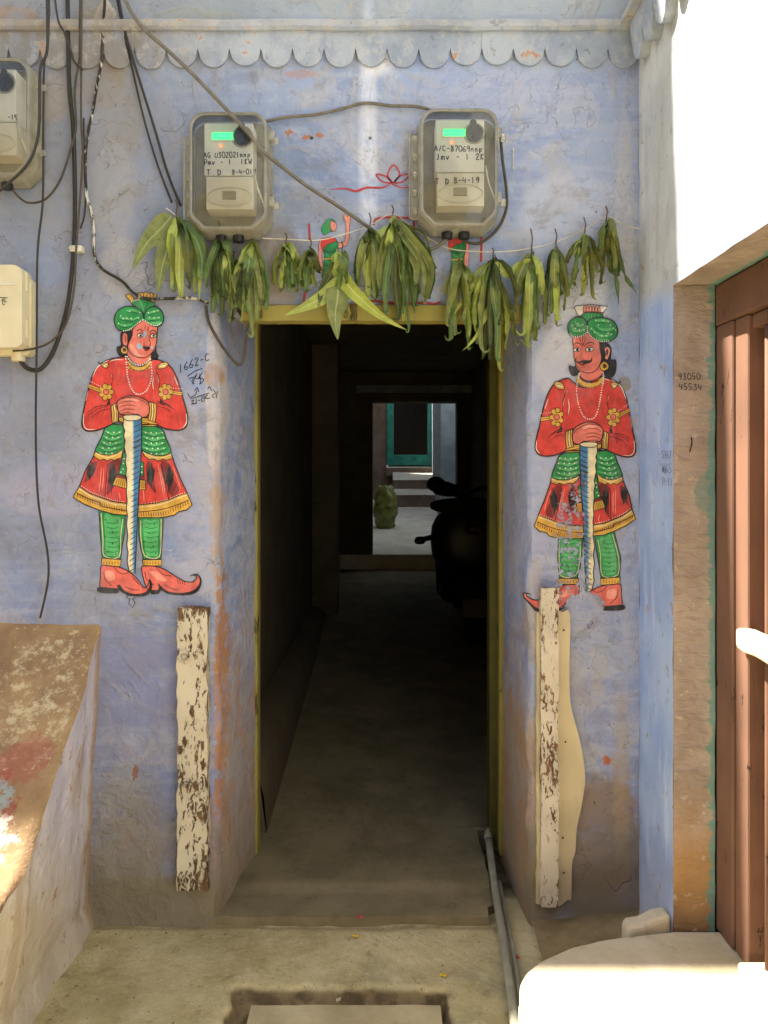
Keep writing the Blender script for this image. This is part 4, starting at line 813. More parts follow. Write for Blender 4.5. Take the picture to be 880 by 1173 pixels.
def head_left(root, q):
    d = Draw(front); Z = lambda L: [(130+u/11, 330+v/11) for u, v in L]
    F = lambda L, m, l, ol='black', ow=1.0, **k: d.fill(Z(L), q[m], l, ol=q[ol] if ol else None, ow=ow, **k)
    S = lambda L, w, m, l, **k: d.stroke(Z(L), w, q[m], l, **k)
    F([(100, 560), (90, 640), (95, 720), (45, 745), (55, 820), (90, 860), (150, 880), (210, 840), (230, 700), (240, 560), (180, 540)], 'black', 8, None)
    F([(545, 680), (530, 780), (455, 860), (500, 900), (555, 905), (572, 850), (545, 800)], 'black', 8, None); d.done('hair', root)
    F([(180, 780), (185, 850), (230, 920), (300, 965), (370, 965), (440, 920), (480, 880), (450, 780)], 'skin', 9)
    F([(385, 405), (330, 440), (250, 520), (240, 600), (195, 700), (190, 770), (230, 830), (300, 870), (380, 880), (440, 860), (490, 815), (530, 750), (548, 660), (555, 560), (560, 490), (470, 470)], 'skin', 11, ow=.9)
    F([(210, 720), (240, 720), (330, 830), (400, 850), (330, 860), (250, 820)], 'lskin', 12, None)
    F([(120, 590), (150, 565), (180, 590), (185, 650), (178, 720), (145, 725), (118, 680)], 'skin', 12, ow=.8); S([(140, 600), (160, 620), (155, 690)], .7, 'brown', 14)
    F([(182, 540), (240, 540), (238, 600), (212, 660), (195, 660), (185, 600)], 'black', 12, None)
    S([(300, 545), (335, 520), (375, 545)], .9, 'black', 14); S([(460, 570), (490, 535), (530, 540), (548, 570)], .9, 'black', 14)
    F([(305, 600), (335, 575), (375, 585), (370, 615), (330, 620)], 'white', 13, 'black', .8); d.dot(*Z([(348, 600)])[0], 1.5, q['black'], 15)
    F([(470, 605), (500, 580), (545, 595), (530, 622), (490, 625)], 'white', 13, 'black', .8); d.dot(*Z([(512, 603)])[0], 1.5, q['black'], 15)
    S([(300, 590), (335, 562), (378, 575)], .8, 'dskin', 14); S([(465, 590), (500, 566), (546, 580)], .8, 'dskin', 14)
    S([(455, 590), (458, 650), (470, 700), (455, 735), (420, 740), (388, 715), (395, 690)], .8, 'brown', 14); S([(405, 470), (402, 520)], .6, 'dred', 14); S([(440, 480), (436, 540)], .6, 'dred', 14); S([(455, 485), (440, 560)], .6, 'dred', 14)
    F([(310, 690), (350, 720), (375, 750), (340, 770), (300, 745)], 'lblue', 14, None); F([(385, 560), (410, 545), (420, 580), (400, 625), (380, 620)], 'lblue', 14, None); F([(475, 740), (500, 735), (500, 760), (470, 765)], 'lblue', 14, None)
    F([(378, 730), (410, 748), (440, 745), (470, 750), (455, 775), (420, 770), (385, 765)], 'black', 15, None); F([(395, 775), (440, 772), (450, 785), (410, 795)], 'dred', 15, None)
    S([(560, 500), (556, 600), (545, 700)], .9, 'black', 14); d.done('face', root)
    g1 = [(100, 770), (140, 735), (180, 770), (180, 815), (140, 832), (105, 810)]
    F(g1, 'gold', 13, ow=.8); F([(120, 768), (145, 750), (168, 775), (160, 800), (130, 800)], 'brown', 15, None)
    S([(190, 930), (240, 990), (320, 1015), (400, 1000), (470, 930)], 3.4, 'gold', 14); S([(185, 955), (240, 1020), (320, 1045), (400, 1030), (480, 960)], .8, 'brown', 16); S([(190, 905), (240, 965), (320, 990), (400, 975), (465, 905)], .7, 'brown', 16)
    for k in range(7): a = 200+k*42; d.dot(*Z([(a, 995+42*math.sin((k+.5)/7*3.14))])[0], 1.6, q['gold'], 15)
    d.dots(Z([(180, 865), (215, 920), (270, 960), (340, 975), (410, 950), (465, 890)]), 2.5, .9, q['white'], 17)
    d.dots([(80+u/5.5, 330+v/5.5) for u, v in ((355, 430), (362, 500), (368, 560), (385, 620), (410, 658), (440, 670), (480, 652), (505, 610), (520, 550), (515, 480), (508, 445))], 2.4, .85, q['white'], 17)
    d.done('necklace', root)
    F([(155, 95), (210, 72), (265, 130), (240, 195)], 'gold', 8, smooth=False); F([(300, 75), (340, 55), (380, 65), (420, 50), (450, 70), (480, 60), (515, 78), (552, 75), (520, 190), (300, 160)], 'gold', 8, smooth=False)
    for k in range(5): S([(340+k*42, 75), (350+k*38, 120)], .9, 'brown', 10)
    F([(235, 190), (300, 142), (420, 155), (515, 185), (500, 245), (400, 320), (345, 285), (290, 240)], 'green', 12); S([(340, 150), (365, 220), (385, 290)], 1.6, 'lgreen', 14, taper=True); S([(440, 160), (425, 220), (395, 290)], .9, 'dgreen', 14)
    F([(16, 420), (24, 350), (70, 280), (140, 242), (220, 232), (300, 250), (360, 300), (390, 360), (385, 400), (320, 440), (250, 500), (200, 540), (120, 545), (50, 510)], 'green', 14, ow=1.3)
    F([(390, 390), (396, 330), (440, 265), (510, 236), (580, 258), (625, 320), (637, 400), (612, 462), (565, 490), (495, 478), (435, 440)], 'green', 14, ow=1.3)
    for L in ([(80, 370), (150, 385), (260, 395), (330, 360)], [(60, 450), (150, 475), (240, 455)], [(170, 290), (240, 280), (310, 300)], [(440, 320), (510, 300), (570, 280)], [(430, 390), (510, 385), (590, 375)], [(470, 440), (540, 445), (600, 430)]):
        S(L, 2.6, 'lgreen', 16, taper=True); S([(u, v+26) for u, v in L], .9, 'dgreen', 16, taper=True)
    for u, v in ((98, 350), (210, 298), (320, 380), (340, 310), (175, 380), (230, 385), (70, 448), (150, 475), (445, 315), (515, 300), (565, 290), (460, 370), (520, 380), (580, 375), (130, 390)): d.dot(*Z([(u, v)])[0], .75, q['white'], 18)
    d.dots(Z([(130, 545), (200, 530), (260, 490), (320, 440), (385, 400)]), 2.0, .75, q['white'], 18); d.dots(Z([(385, 400), (440, 440), (500, 470), (560, 470), (615, 435)]), 2.0, .75, q['white'], 18)
    d.dots(Z([(235, 180), (280, 155), (330, 150)]), 2.0, .75, q['white'], 16)
    d.done('turban', root)
def head_right(root, q):
    d = Draw(front); s = 10.66; Z = lambda L: [(640+u/s, 340+v/s) for u, v in L]
    F = lambda L, m, l, ol='black', ow=1.0, **k: d.fill(Z(L), q[m], l, ol=q[ol] if ol else None, ow=ow, **k)
    S = lambda L, w, m, l, **k: d.stroke(Z(L), w, q[m], l, **k)
    F([(480, 540), (520, 560), (600, 570), (645, 640), (640, 760), (695, 770), (705, 850), (690, 940), (640, 990), (560, 960), (500, 800), (490, 650)], 'black', 8, None)
    F([(205, 780), (195, 850), (125, 840), (130, 920), (170, 970), (230, 960), (280, 930)], 'black', 8, None); d.done('hair', root)
    F([(270, 900), (255, 960), (300, 1010), (370, 1030), (450, 1010), (520, 960), (540, 900), (500, 840)], 'skin', 9)
    F([(350, 450), (250, 490), (180, 500), (172, 560), (182, 640), (185, 740), (210, 830), (260, 890), (320, 925), (390, 930), (450, 900), (500, 830), (520, 740), (500, 640), (490, 550), (420, 500)], 'skin', 11, ow=.9)
    F([(200, 820), (250, 880), (340, 915), (400, 905), (320, 930), (240, 890)], 'lskin', 12, None); F([(180, 510), (200, 505), (196, 560), (178, 560)], 'lskin', 12, None)
    F([(555, 640), (590, 610), (625, 640), (620, 700), (590, 770), (560, 750), (570, 700)], 'lskin', 13, ow=.8); F([(572, 660), (595, 640), (605, 680), (585, 730), (578, 700)], 'brown', 15, None)
    S([(180, 590), (215, 565), (255, 575), (290, 610)], 1.1, 'black', 14, taper=True); S([(305, 610), (345, 570), (400, 560), (445, 590)], 1.1, 'black', 14, taper=True)
    F([(180, 650), (215, 625), (260, 640), (240, 668), (200, 668)], 'white', 13, 'black', .8); d.dot(*Z([(225, 648)])[0], 1.8, q['black'], 15)
    F([(325, 645), (365, 620), (425, 635), (395, 665), (350, 668)], 'white', 13, 'black', .8); d.dot(*Z([(372, 645)])[0], 1.8, q['black'], 15)
    S([(185, 620), (220, 600), (260, 615)], .8, 'dskin', 14); S([(330, 615), (370, 596), (420, 610)], .8, 'dskin', 14)
    S([(280, 620), (275, 700), (265, 745), (290, 765), (310, 755)], .8, 'dskin', 14)
    for L in ([(260, 490), (262, 545), (295, 590)], [(320, 490), (318, 545), (297, 590)], [(290, 490), (295, 600)]): S(L, .8, 'dred', 14)
    F([(215, 735), (212, 780), (240, 795), (290, 775), (340, 778), (385, 775), (402, 735), (405, 780), (370, 812), (310, 818), (270, 805), (225, 810), (195, 780)], 'black', 15, None); F([(240, 812), (300, 820), (345, 812), (310, 838), (265, 835)], 'dred', 14, None)
    S([(230, 850), (290, 865), (330, 850)], .6, 'dskin', 14); d.done('face', root)
    F([(500, 840), (550, 790), (605, 830), (600, 880), (555, 905), (515, 890)], 'gold', 13, ow=.9); F([(535, 840), (560, 820), (585, 845), (565, 875), (540, 868)], 'brown', 15, None)
    S([(225, 990), (290, 1055), (380, 1075), (470, 1060), (540, 990)], 3.6, 'gold', 14); S([(215, 1010), (285, 1085), (380, 1105), (480, 1085), (555, 1005)], 2.4, 'dgold', 13); S([(240, 975), (300, 1030), (380, 1045), (460, 1030), (525, 975)], .8, 'brown', 16)
    for k in range(9): a = 245+k*34; d.dot(*Z([(a, 1030+66*math.sin((k+.5)/9*3.14))])[0], 1.5, q['gold'], 15)
    d.dots(Z([(255, 930), (240, 990)]), 2.3, .85, q['white'], 17); d.dots(Z([(540, 925), (545, 990), (540, 1060)]), 2.3, .85, q['white'], 17)
    d.dots([(600+u/5.5, 330+v/5.5) for u, v in ((345, 540), (335, 600), (332, 660), (345, 740), (370, 800), (400, 825), (440, 818), (465, 770), (482, 690), (495, 600), (500, 540))], 2.3, .8, q['white'], 17); d.done('necklace', root)
    F([(185, 130), (215, 115), (300, 105), (400, 95), (520, 110), (595, 122), (560, 170), (520, 235), (420, 215), (300, 225), (240, 235)], 'white', 7, smooth=False, ow=.9)
    for k in range(6): F([(298+k*36, 180), (302+k*36, 125), (318+k*36, 105), (332+k*34, 130), (330+k*35, 180)], 'lskin', 9, ow=.7)
    S([(290, 190), (400, 185), (540, 195)], 1.2, 'dred', 11)
    F([(280, 260), (300, 205), (400, 195), (510, 205), (540, 250), (450, 280), (340, 300)], 'green', 11); 
    for k in range(5): S([(320+k*42, 210), (325+k*36, 265)], 1.3, 'lgreen', 13, taper=True)
    F([(110, 400), (120, 330), (165, 275), (240, 250), (310, 270), (340, 330), (345, 400), (320, 460), (240, 490), (170, 480), (130, 450)], 'green', 14, ow=1.3)
    F([(345, 350), (370, 290), (440, 258), (540, 255), (640, 285), (700, 350), (718, 430), (690, 500), (610, 545), (520, 550), (440, 520), (380, 460), (350, 410)], 'green', 14, ow=1.3)
    for L in ([(150, 350), (180, 410), (250, 420), (310, 400)], [(200, 290), (220, 350), (280, 350)], [(390, 370), (450, 440), (530, 480), (640, 470)], [(440, 300), (520, 290), (620, 310)], [(440, 350), (520, 400), (640, 400), (690, 380)], [(420, 440), (500, 510), (600, 520)]):
        S(L, 3.0, 'lgreen', 16, taper=True); S([(u-6, v+28) for u, v in L], .9, 'dgreen', 16, taper=True)
    for u, v in ((165, 350), (235, 330), (290, 345), (250, 410), (305, 405), (200, 390), (395, 395), (435, 440), (480, 350), (540, 290), (630, 350), (660, 385), (690, 410), (640, 460), (580, 480), (520, 480), (450, 290), (600, 300), (600, 450)): d.dot(*Z([(u, v)])[0], .75, q['white'], 18)
    d.dots(Z([(140, 455), (180, 490), (240, 490), (300, 470), (345, 430), (345, 360)]), 2.0, .75, q['white'], 18); d.dots(Z([(350, 430), (400, 490), (460, 530), (520, 548), (620, 540)]), 2.0, .75, q['white'], 18)
    d.done('turban', root)
ga = empty('guard_mural', P(152, 697), 'painted turbaned guard in red tunic left of the doorway, blue chips on his face', 'mural', 'painted doorway guards')
guard(ga, lambda x, y: (x, y), PA, head_left)
def interp(t, L):
    for (a, va), (b, vb) in zip(L, L[1:]):
        if t <= b: return va+(vb-va)*max(0, (t-a)/(b-a))
    return L[-1][1]
def mirror(x, y):
    yy = y+interp(y, [(400, 22), (415, 22), (464, 32), (487, 30), (587, 24), (680, 20), (700, 25)])
    s = interp(y, [(400, .93), (500, .93), (588, .75), (596, 1.0), (690, 1.03)]) if x < 152 else interp(y, [(400, .97), (500, .97), (588, .91), (596, 1.04), (655, 1.04), (672, .86)])
    return (674.5-(x-152)*s, yy)
gb = empty('guard_mural', P(674, 723), 'painted guard with black moustache right of the doorway, skirt and shoes half flaked away', 'mural', 'painted doorway guards')
guard(gb, mirror, PB_, None, dr=True); head_right(gb, PB_)
# small painted women, red frame lines, lotus
def lady(root, q, ox, oy, sx, arm, top=True):
    d = Draw(front, .0012); T = lambda L: [(ox+u*sx, oy+v) for u, v in L]
    if top:
        d.fill(T([(-6, -30), (-2, -34), (4, -33), (7, -28), (5, -22), (-2, -18), (-6, -16), (-10, -22)]), q['green'], 3, ol=q['black'], ow=.5)
        d.fill(T([(1, -31), (6, -30), (8, -26), (7, -22), (4, -20), (1, -23)]), q['lskin'], 5, ol=q['brown'], ow=.5); d.dot(*T([(5, -27)])[0], .5, q['black'], 7)
    d.done('head', root)
    if top: d.fill(T([(-12, -8), (-7, -12), (-4, -6), (-9, 4), (-8, 18), (-6, 26), (-10, 28), (-13, 14)]), q['lskin'], 3, ol=q['brown'], ow=.5)
    d.fill(T([(6, -10), (11, -7), (16, -8), (18, -14), (18.5, -28), (16, -36), (18, -40), (20, -36), (22, -40), (23.5, -33), (22.5, -26), (22, -12), (19, -4), (12, -1), (7, -2)]) if arm else T([(8, -10), (13, -8), (13, 10), (12, 28), (8, 26), (8, 8)]), q['lskin'], 3, ol=q['brown'], ow=.5)
    d.done('arm', root)
    d.fill(T([(-10, -9), (-3, -13), (4, -13), (8, -9), (6, 2), (-8, 2)]), q['red'], 5, ol=q['brown'], ow=.5)
    d.fill(T([(-6, -2), (9, -8), (8, 8), (6, 16), (8, 30), (-8, 34), (-7, 18), (-6, 8)]), q['green'], 6, ol=q['black'], ow=.6)
    for k in range(7): d.stroke(T([(-5, 2+k*4), (1, 5+k*4), (7, 0+k*4)]), .8, q['lgreen'] if k % 2 else q['dgreen'], 8)
    d.stroke(T([(-7, 12), (6, 11)]), 1.6, q['gold'], 9); d.done('sari', root)
l1 = empty('woman_mural', P(377, 330), 'small painted woman in a green sari with one arm raised, above the door beam', 'mural', 'small painted women over the door'); lady(l1, PA, 378, 285, 1.0, True)
l2 = empty('woman_mural', P(525, 330), 'small painted woman in green, half hidden below the right meter box', 'mural', 'small painted women over the door'); lady(l2, PA, 524, 286, 1.0, False, False)
d = Draw(front, .0012); rl = paint_mat('faded_red_line', '#b23238', False)
d.stroke([(378, 217), (395, 216), (408, 219), (420, 215), (438, 215), (448, 210)], 2.6, rl, 2, taper=True)
d.stroke([(448, 210), (460, 215), (475, 214)], 1.6, rl, 2)
for L in ([(450, 210), (444, 200), (451, 189), (458, 200), (450, 210)], [(449, 210), (438, 208), (431, 200), (442, 202), (449, 209)], [(452, 210), (462, 208), (470, 199), (458, 202), (452, 209)]): d.stroke(L, 1.8, rl, 3)
d.done('lotus_mural', None)
lo = bpy.data.objects['lotus_mural']; tag(lo, 'red outline of a lotus flower on a wavy line between the two meter boxes', 'mural')
for L in ([(428, 258), (431, 251), (445, 249), (470, 250), (474, 251), (474, 285)], [(354, 256), (355, 275)], [(350, 330), (348, 347)], [(352, 348), (380, 349), (400, 350), (412, 347), (430, 345), (445, 347), (488, 347), (498, 348), (505, 346)], [(552, 262), (551, 300)], [(551, 266), (560, 256), (558, 262)], [(497, 262), (510, 264)]):
    d.stroke(L, 2.6, rl, 2)
d.done('border_mural', None); tag(bpy.data.objects['border_mural'], 'thin red painted frame lines behind the hanging leaves over the door', 'mural')
# ------------------------------------------------------------------ handwriting
GL = {'0': [[(0, .5), (.1, .95), (.4, 1), (.6, .6), (.5, .1), (.2, 0), (0, .5)]], '1': [[(.2, 1), (.25, .5), (.22, 0)]], '2': [[(.05, .8), (.3, 1), (.5, .75), (.1, .05), (.6, .02)]],
 '3': [[(.05, .95), (.45, .95), (.2, .6), (.5, .4), (.4, .05), (0, .1)]], '4': [[(.1, 1), (.0, .45), (.55, .45)], [(.45, .8), (.42, 0)]], '5': [[(.5, 1), (.1, 1), (.08, .55), (.45, .5), (.45, .1), (.05, .02)]],
 '6': [[(.45, 1), (.1, .6), (.05, .15), (.35, 0), (.5, .3), (.1, .4)]], '7': [[(.05, .95), (.55, 1), (.25, 0)]], '8': [[(.5, .85), (.2, 1), (.1, .75), (.5, .35), (.35, 0), (.05, .2), (.5, .85)]],
 '9': [[(.5, .7), (.2, .5), (.05, .8), (.35, 1), (.5, .8), (.42, 0)]], 'A': [[(0, 0), (.2, 1), (.5, 0)], [(.05, .4), (.45, .4)]], 'C': [[(.5, .9), (.2, .95), (.02, .5), (.2, .05), (.55, .1)]],
 'D': [[(.1, 1), (.08, 0)], [(0, 1), (.45, .8), (.45, .2), (.05, 0)]], 'G': [[(.5, .9), (.15, .9), (.02, .4), (.25, 0), (.5, .1), (.5, .45), (.3, .45)]], 'I': [[(.1, 1), (.5, 1)], [(.3, 1), (.3, 0)], [(.1, 0), (.5, 0)]],
 'J': [[(.3, 1), (.3, .1), (.05, .05)]], 'K': [[(.1, 1), (.1, 0)], [(.5, 1), (.12, .5), (.5, 0)]], 'T': [[(0, 1), (.55, 1)], [(.28, 1), (.26, 0)]], 'U': [[(.05, .9), (.05, .2), (.3, 0), (.5, .2), (.5, .9)]], 'P': [[(.1, 0), (.1, 1), (.5, .85), (.45, .5), (.1, .5)]],
 'n': [[(.05, .6), (.05, 0)], [(.05, .45), (.3, .6), (.42, 0)]], 'm': [[(.0, .6), (.02, 0)], [(.02, .5), (.2, .6), (.25, 0)], [(.25, .5), (.45, .6), (.5, 0)]], 'v': [[(.05, .6), (.2, 0), (.45, .65)]], 'x': [[(.05, .6), (.45, 0)], [(.45, .6), (.05, 0)]],
 'w': [[(0, .6), (.12, 0), (.27, .5), (.4, 0), (.55, .6)]], 'o': [[(.1, .3), (.3, .6), (.45, .3), (.25, 0), (.1, .3)]], 'p': [[(.1, .6), (.1, -.3)], [(.1, .5), (.45, .5), (.35, .1), (.1, .1)]], 'H': [[(.05, 1), (.05, 0)], [(.5, 1), (.5, 0)], [(.05, .5), (.5, .5)]],
 'S': [[(.5, .9), (.2, 1), (.08, .7), (.45, .4), (.35, .05), (.02, .1)]], 'N': [[(.05, 0), (.05, 1), (.5, 0), (.5, 1)]], 'W': [[(0, 1), (.12, 0), (.27, .7), (.42, 0), (.55, 1)]], '-': [[(.05, .5), (.5, .5)]], '.': [[(.2, .05), (.28, 0)]], '/': [[(.45, 1), (.1, 0)]], ' ': [],
 'r': [[(.1, .6), (.1, 0)], [(.1, .45), (.4, .6)]], 'R': [[(.1, 0), (.1, 1), (.5, .85), (.45, .5), (.1, .5), (.5, 0)]], 'i': [[(.2, .6), (.2, 0)]]}
rnd = random.Random(3)
def write(d, txt, x, y, h, w, m, lw=.9, ang=0, sp=.78, l=2):
    """x, y = lower-left pixel; ang in degrees up"""
    ca, sa = math.cos(R(ang)), math.sin(R(ang)); cx = 0
    for c in txt:
        for st in GL.get(c, []):
            pts = []
            for u, v in st:
                a = cx+(u+rnd.uniform(-.03, .03))*w; b = (v+rnd.uniform(-.03, .03))*h; pts.append((x+a*ca-(-b)*sa*-1*0+b*sa*-.0+0, y-b*ca-a*sa))
            d.stroke(pts, lw, m, l, n=3)
        cx += w*sp
INK = M['ink']
d = Draw(front, .0013)
write(d, '1662-C', 205, 427, 9.5, 9.0, INK, .9, 22, .72); d.stroke([(215, 431), (224, 425), (232, 422)], .9, INK)
for L in ([(217, 434), (222, 432), (220, 437), (223, 440)], [(224, 430), (221, 440)], [(226, 428), (224, 433), (229, 433), (229, 428), (230, 440)], [(232, 427), (228, 433), (233, 434), (232, 438), (228, 440)],
          [(215, 450), (218, 455), (224, 452), (226, 446)], [(223, 448), (226, 444), (228, 449)], [(218, 457), (228, 454), (240, 450)], [(219, 460), (222, 458), (221, 462), (225, 462), (219, 463)], [(225, 457), (225, 463)], [(227, 459), (230, 458)], [(232, 454), (231, 459), (233, 460)], [(234, 453), (234, 460)], [(238, 452), (235, 456), (241, 456)], [(238, 446), (240, 443), (243, 448)], [(244, 446), (247, 450), (243, 453), (246, 456)], [(249, 448), (248, 456)]):
    d.stroke(L, .85, INK)
o = d.done('handwriting', w_)
fp = lambda x, y: (P(x, y, YP-.006), Vector((0, -1, 0)))
d = Draw(fp, .0012); write(d, '93050', 777, 435, 7, 6.6, INK, .9, 1, .8); write(d, '45534', 778, 446, 7, 6.8, INK, .9, -3, .8); d.stroke([(792, 501), (792.5, 508), (790, 518)], 1.6, M['ink'])
d.done('handwriting', bpy.data.objects['pier'])
sw = [o for o in side.children if o.name.startswith('wall')][0]
fs = lambda x, y: (PX(x, y, XS-.007), Vector((-1, 0, 0)))
d = Draw(fs, .001); INK2 = simple('faded_marker', '#6c7690', .7)
write(d, 'SH7', 758.5, 525, 9, 5, INK2, .7, -4, .8); write(d, 'W65', 759, 541, 10, 5, INK2, .7, -4, .8); write(d, 'P-11', 759.5, 556, 9, 4.4, INK2, .7, -4, .7); d.done('handwriting', sw)
# ------------------------------------------------------------------ electricity meters
def rrect(x0, z0, x1, z1, ct, cbm, n=5):
    """rounded top corners, chamfered bottom corners"""
    pts = []
    for cx, cz, a0 in ((x1-ct, z1-ct, 0), (x0+ct, z1-ct, 90)):
        for k in range(n+1): a = R(a0+90*k/n); pts.append((cx+ct*math.cos(a), cz+ct*math.sin(a)))
    pts += [(x0, z0+cbm*.9), (x0+cbm*.12, z0+cbm*.65), (x0+cbm*.8, z0+.002), (x0+cbm, z0), (x1-cbm, z0), (x1-cbm*.8, z0+.002), (x1-cbm*.12, z0+cbm*.65), (x1, z0+cbm*.9)]
    return pts
def meter(cx, cy, lines, label, dark=1.0, knobdx=0):
    """cx, cy pixel centre of the cover front; 90 x 140 px"""
    YF = -.115; k = (D+YF)/F
    c = P(cx, cy, YF); X, Z = c.x, c.z
    r = empty('electricity_meter', (X, 0, Z-.19), label, 'electricity meter', 'electricity meters in clear boxes above the door')
    def px(x, y): return (X+x*k, Z-y*k)                # offsets in photo pixels
    ol = [px(a/1.0, -b) for a, b in rrect(-46, -69, 46, 69, 17, 20)]
    n = len(ol)
    part('back_tray', lambda mb: mb.prism([(X+(a-X)*1.0, Z+(b-Z)*1.0) for a, b in ol], -.018, -.002), ['tray'], r, bevel=.003)
    def ring(s, y): return [(X+(a-X)*s[0], y, Z+(b-Z)*s[1]) for a, b in ol]
    def rimf(mb):
        rs = [((1.02, 1.015), -.018), ((1.04, 1.025), -.022), ((1.04, 1.025), -.030), ((1.0, 1.0), -.034), ((.985, .985), -.098), ((.965, .975), -.113), ((.93, .95), -.118), ((.89, .925), -.112)]
        ks = [mb.add(ring(s, y)) for s, y in rs]
        for a, b in zip(ks, ks[1:]):
            for i in range(n): mb.face((a+i, a+(i+1) % n, b+(i+1) % n, b+i))
    part('rim', rimf, ['rim'], r, smooth=True)
    def cov(mb):
        a = mb.add(ring((.89, .925), -.112)); b = mb.add(ring((.83, .88), -.1165)); m_ = mb.add([(X, -.119, Z)])
        for i in range(n): mb.face((a+i, a+(i+1) % n, b+(i+1) % n, b+i)); mb.face((b+i, b+(i+1) % n, m_))
    part('cover', cov, ['clear'], r, smooth=True)
    def hinge(mb):
        a, b = px(-57, -50), px(-44, 52); mb.box((a[0], -.040, b[1]), (b[0], -.022, a[1])); mb.box((a[0], -.052, b[1]), (a[0]+.006, -.040, a[1]))
        for t in range(5): q = px(-52, -45+t*21); mb.box((q[0], -.060, q[1]-.022), (q[0]+.014, -.0405, q[1]))
    part('hinge', hinge, ['rim'], r, bevel=.003)
    for yy in (-48, 28):
        q = px(47, yy); part('latch', lambda mb: (mb.box((q[0]-.012, -.075, q[1]-.022), (q[0]+.012, -.045, q[1]+.012)), mb.box((q[0]+.008, -.068, q[1]-.03), (q[0]+.026, -.055, q[1]-.008))), ['rim'], r, bevel=.004)
    # the meter itself
    yb_ = -.096; kk = (D+yb_)/F; c2 = P(cx, cy, yb_)
    def p2(x, y): return (c2.x+x*kk, c2.z-y*kk)
    a, b = p2(-27, -54), p2(29, 6); a2, b2 = p2(-25, 6.5), p2(29, 44)
    body = part('meter_body', lambda mb: mb.box((a[0], yb_, b[1]), (b[0], -.018, a[1])), ['meter'], r, bevel=.004)
    tcv = part('terminal_cover', lambda mb: (mb.box((a2[0], yb_+.006, b2[1]), (b2[0], -.018, a2[1])), mb.tube([(c2.x+(2+26*math.cos(t*math.pi/12))*kk, yb_+.002, c2.z-(30+11*math.sin(t*math.pi/12))*kk) for t in range(25)], .0022, 6, caps=False)), ['meter_low'], r, bevel=.003)
    q0, q1 = p2(-6, 24), p2(9, 33); part('seal_window', lambda mb: mb.box((q0[0], yb_-.004, q1[1]), (q1[0], yb_+.006, q0[1])), ['rim'], r, bevel=.002)
    a, b = p2(-18, -43), p2(8, -35); part('display', lambda mb: mb.box((a[0], yb_-.003, b[1]), (b[0], yb_+.004, a[1])), ['lcd'], r, bevel=.001)
    part('bezel', lambda mb: mb.box((a[0]-.005, yb_-.0015, b[1]-.005), (b[0]+.005, yb_+.003, a[1]+.005)), ['meter_low'], r, bevel=.001)
    kc = p2(17, -38); part('knob', lambda mb: (mb.tube([(kc[0], yb_+.004, kc[1]), (kc[0], yb_-.012, kc[1])], .0275, 28), mb.box((kc[0]-.006, yb_-.016, kc[1]-.022), (kc[0]+.006, yb_-.011, kc[1]+.022))), ['black'], r)
    kc2 = p2(16, -50); part('port', lambda mb: mb.tube([(kc2[0], yb_+.004, kc2[1]), (kc2[0], yb_-.006, kc2[1])], .0105, 16), ['black'], r)
    kc3 = p2(17, -38); part('knob_collar', lambda mb: mb.tube([(kc3[0]+.0315*math.cos(t*math.pi/12), yb_-.003, kc3[1]+.0315*math.sin(t*math.pi/12)) for t in range(25)], .003, 6, caps=False), ['rim'], r)
    ld = p2(-8, -28); part('indicator_lamp', lambda mb: mb.tube([(ld[0], yb_+.003, ld[1]), (ld[0], yb_-.003, ld[1])], .0034, 10), ['led'], r)
    tu = [px(-12, 68), px(8, 68)]
    part('cable_gland', lambda mb: [mb.tube([(t[0], -.05, t[1]+.006), (t[0], -.05, t[1]-.022)], .018, 14) for t in tu], ['black'], r, smooth=False, bevel=.003)
    pj = lambda x, y: (P(x, y, yb_), Vector((0, -1, 0)))
    dd = Draw(pj, .001)
    for (t, x, y, h, w, an, sp) in lines: write(dd, t, cx+x, cy+y, h, w, INK, 1.05, an, sp)
    dd.done('handwriting', r)
    # loose sealing wire inside
    s0, s1, s2 = p2(30, -2), p2(34, 20), p2(43, 44)
    part('seal_wire', lambda mb: mb.tube([(s0[0], -.095, s0[1]), (s1[0], -.098, s1[1]), (s2[0], -.10, s2[1])], .003, 6), ['clip'], r, smooth=True)
    return r
meter(261, 195, [('AG U302021nnp', -27, -14, 6.2, 5.3, 1, .78), ('Pmv - 1 .1KW', -27, -6, 6, 5.8, 1, .8), ('T.D', -24, 6, 6.5, 7.5, 0, .8), ('8-4-019', 5, 5, 5.5, 5.2, 2, .78)], 'left meter box of the pair above the doorway, black cable crossing its cover')
meter(526, 191, [('A/C-87069nnp', -28, -18, 6.4, 6, -1, .77), ('Jmv - 1 2K', -26, -8, 6.6, 7, 0, .8), ('T D', -27, 20, 6.2, 7, 0, .8), ('8-4-19', -6, 19, 6.5, 6.5, 1, .78)], 'right meter box of the pair above the doorway, black cable looping off its right side')
meter(-11, 133, [('-19', 20, 4, 5.5, 5.5, 0, .7)], 'meter box cut off by the left edge of the photo, above the beige junction box')
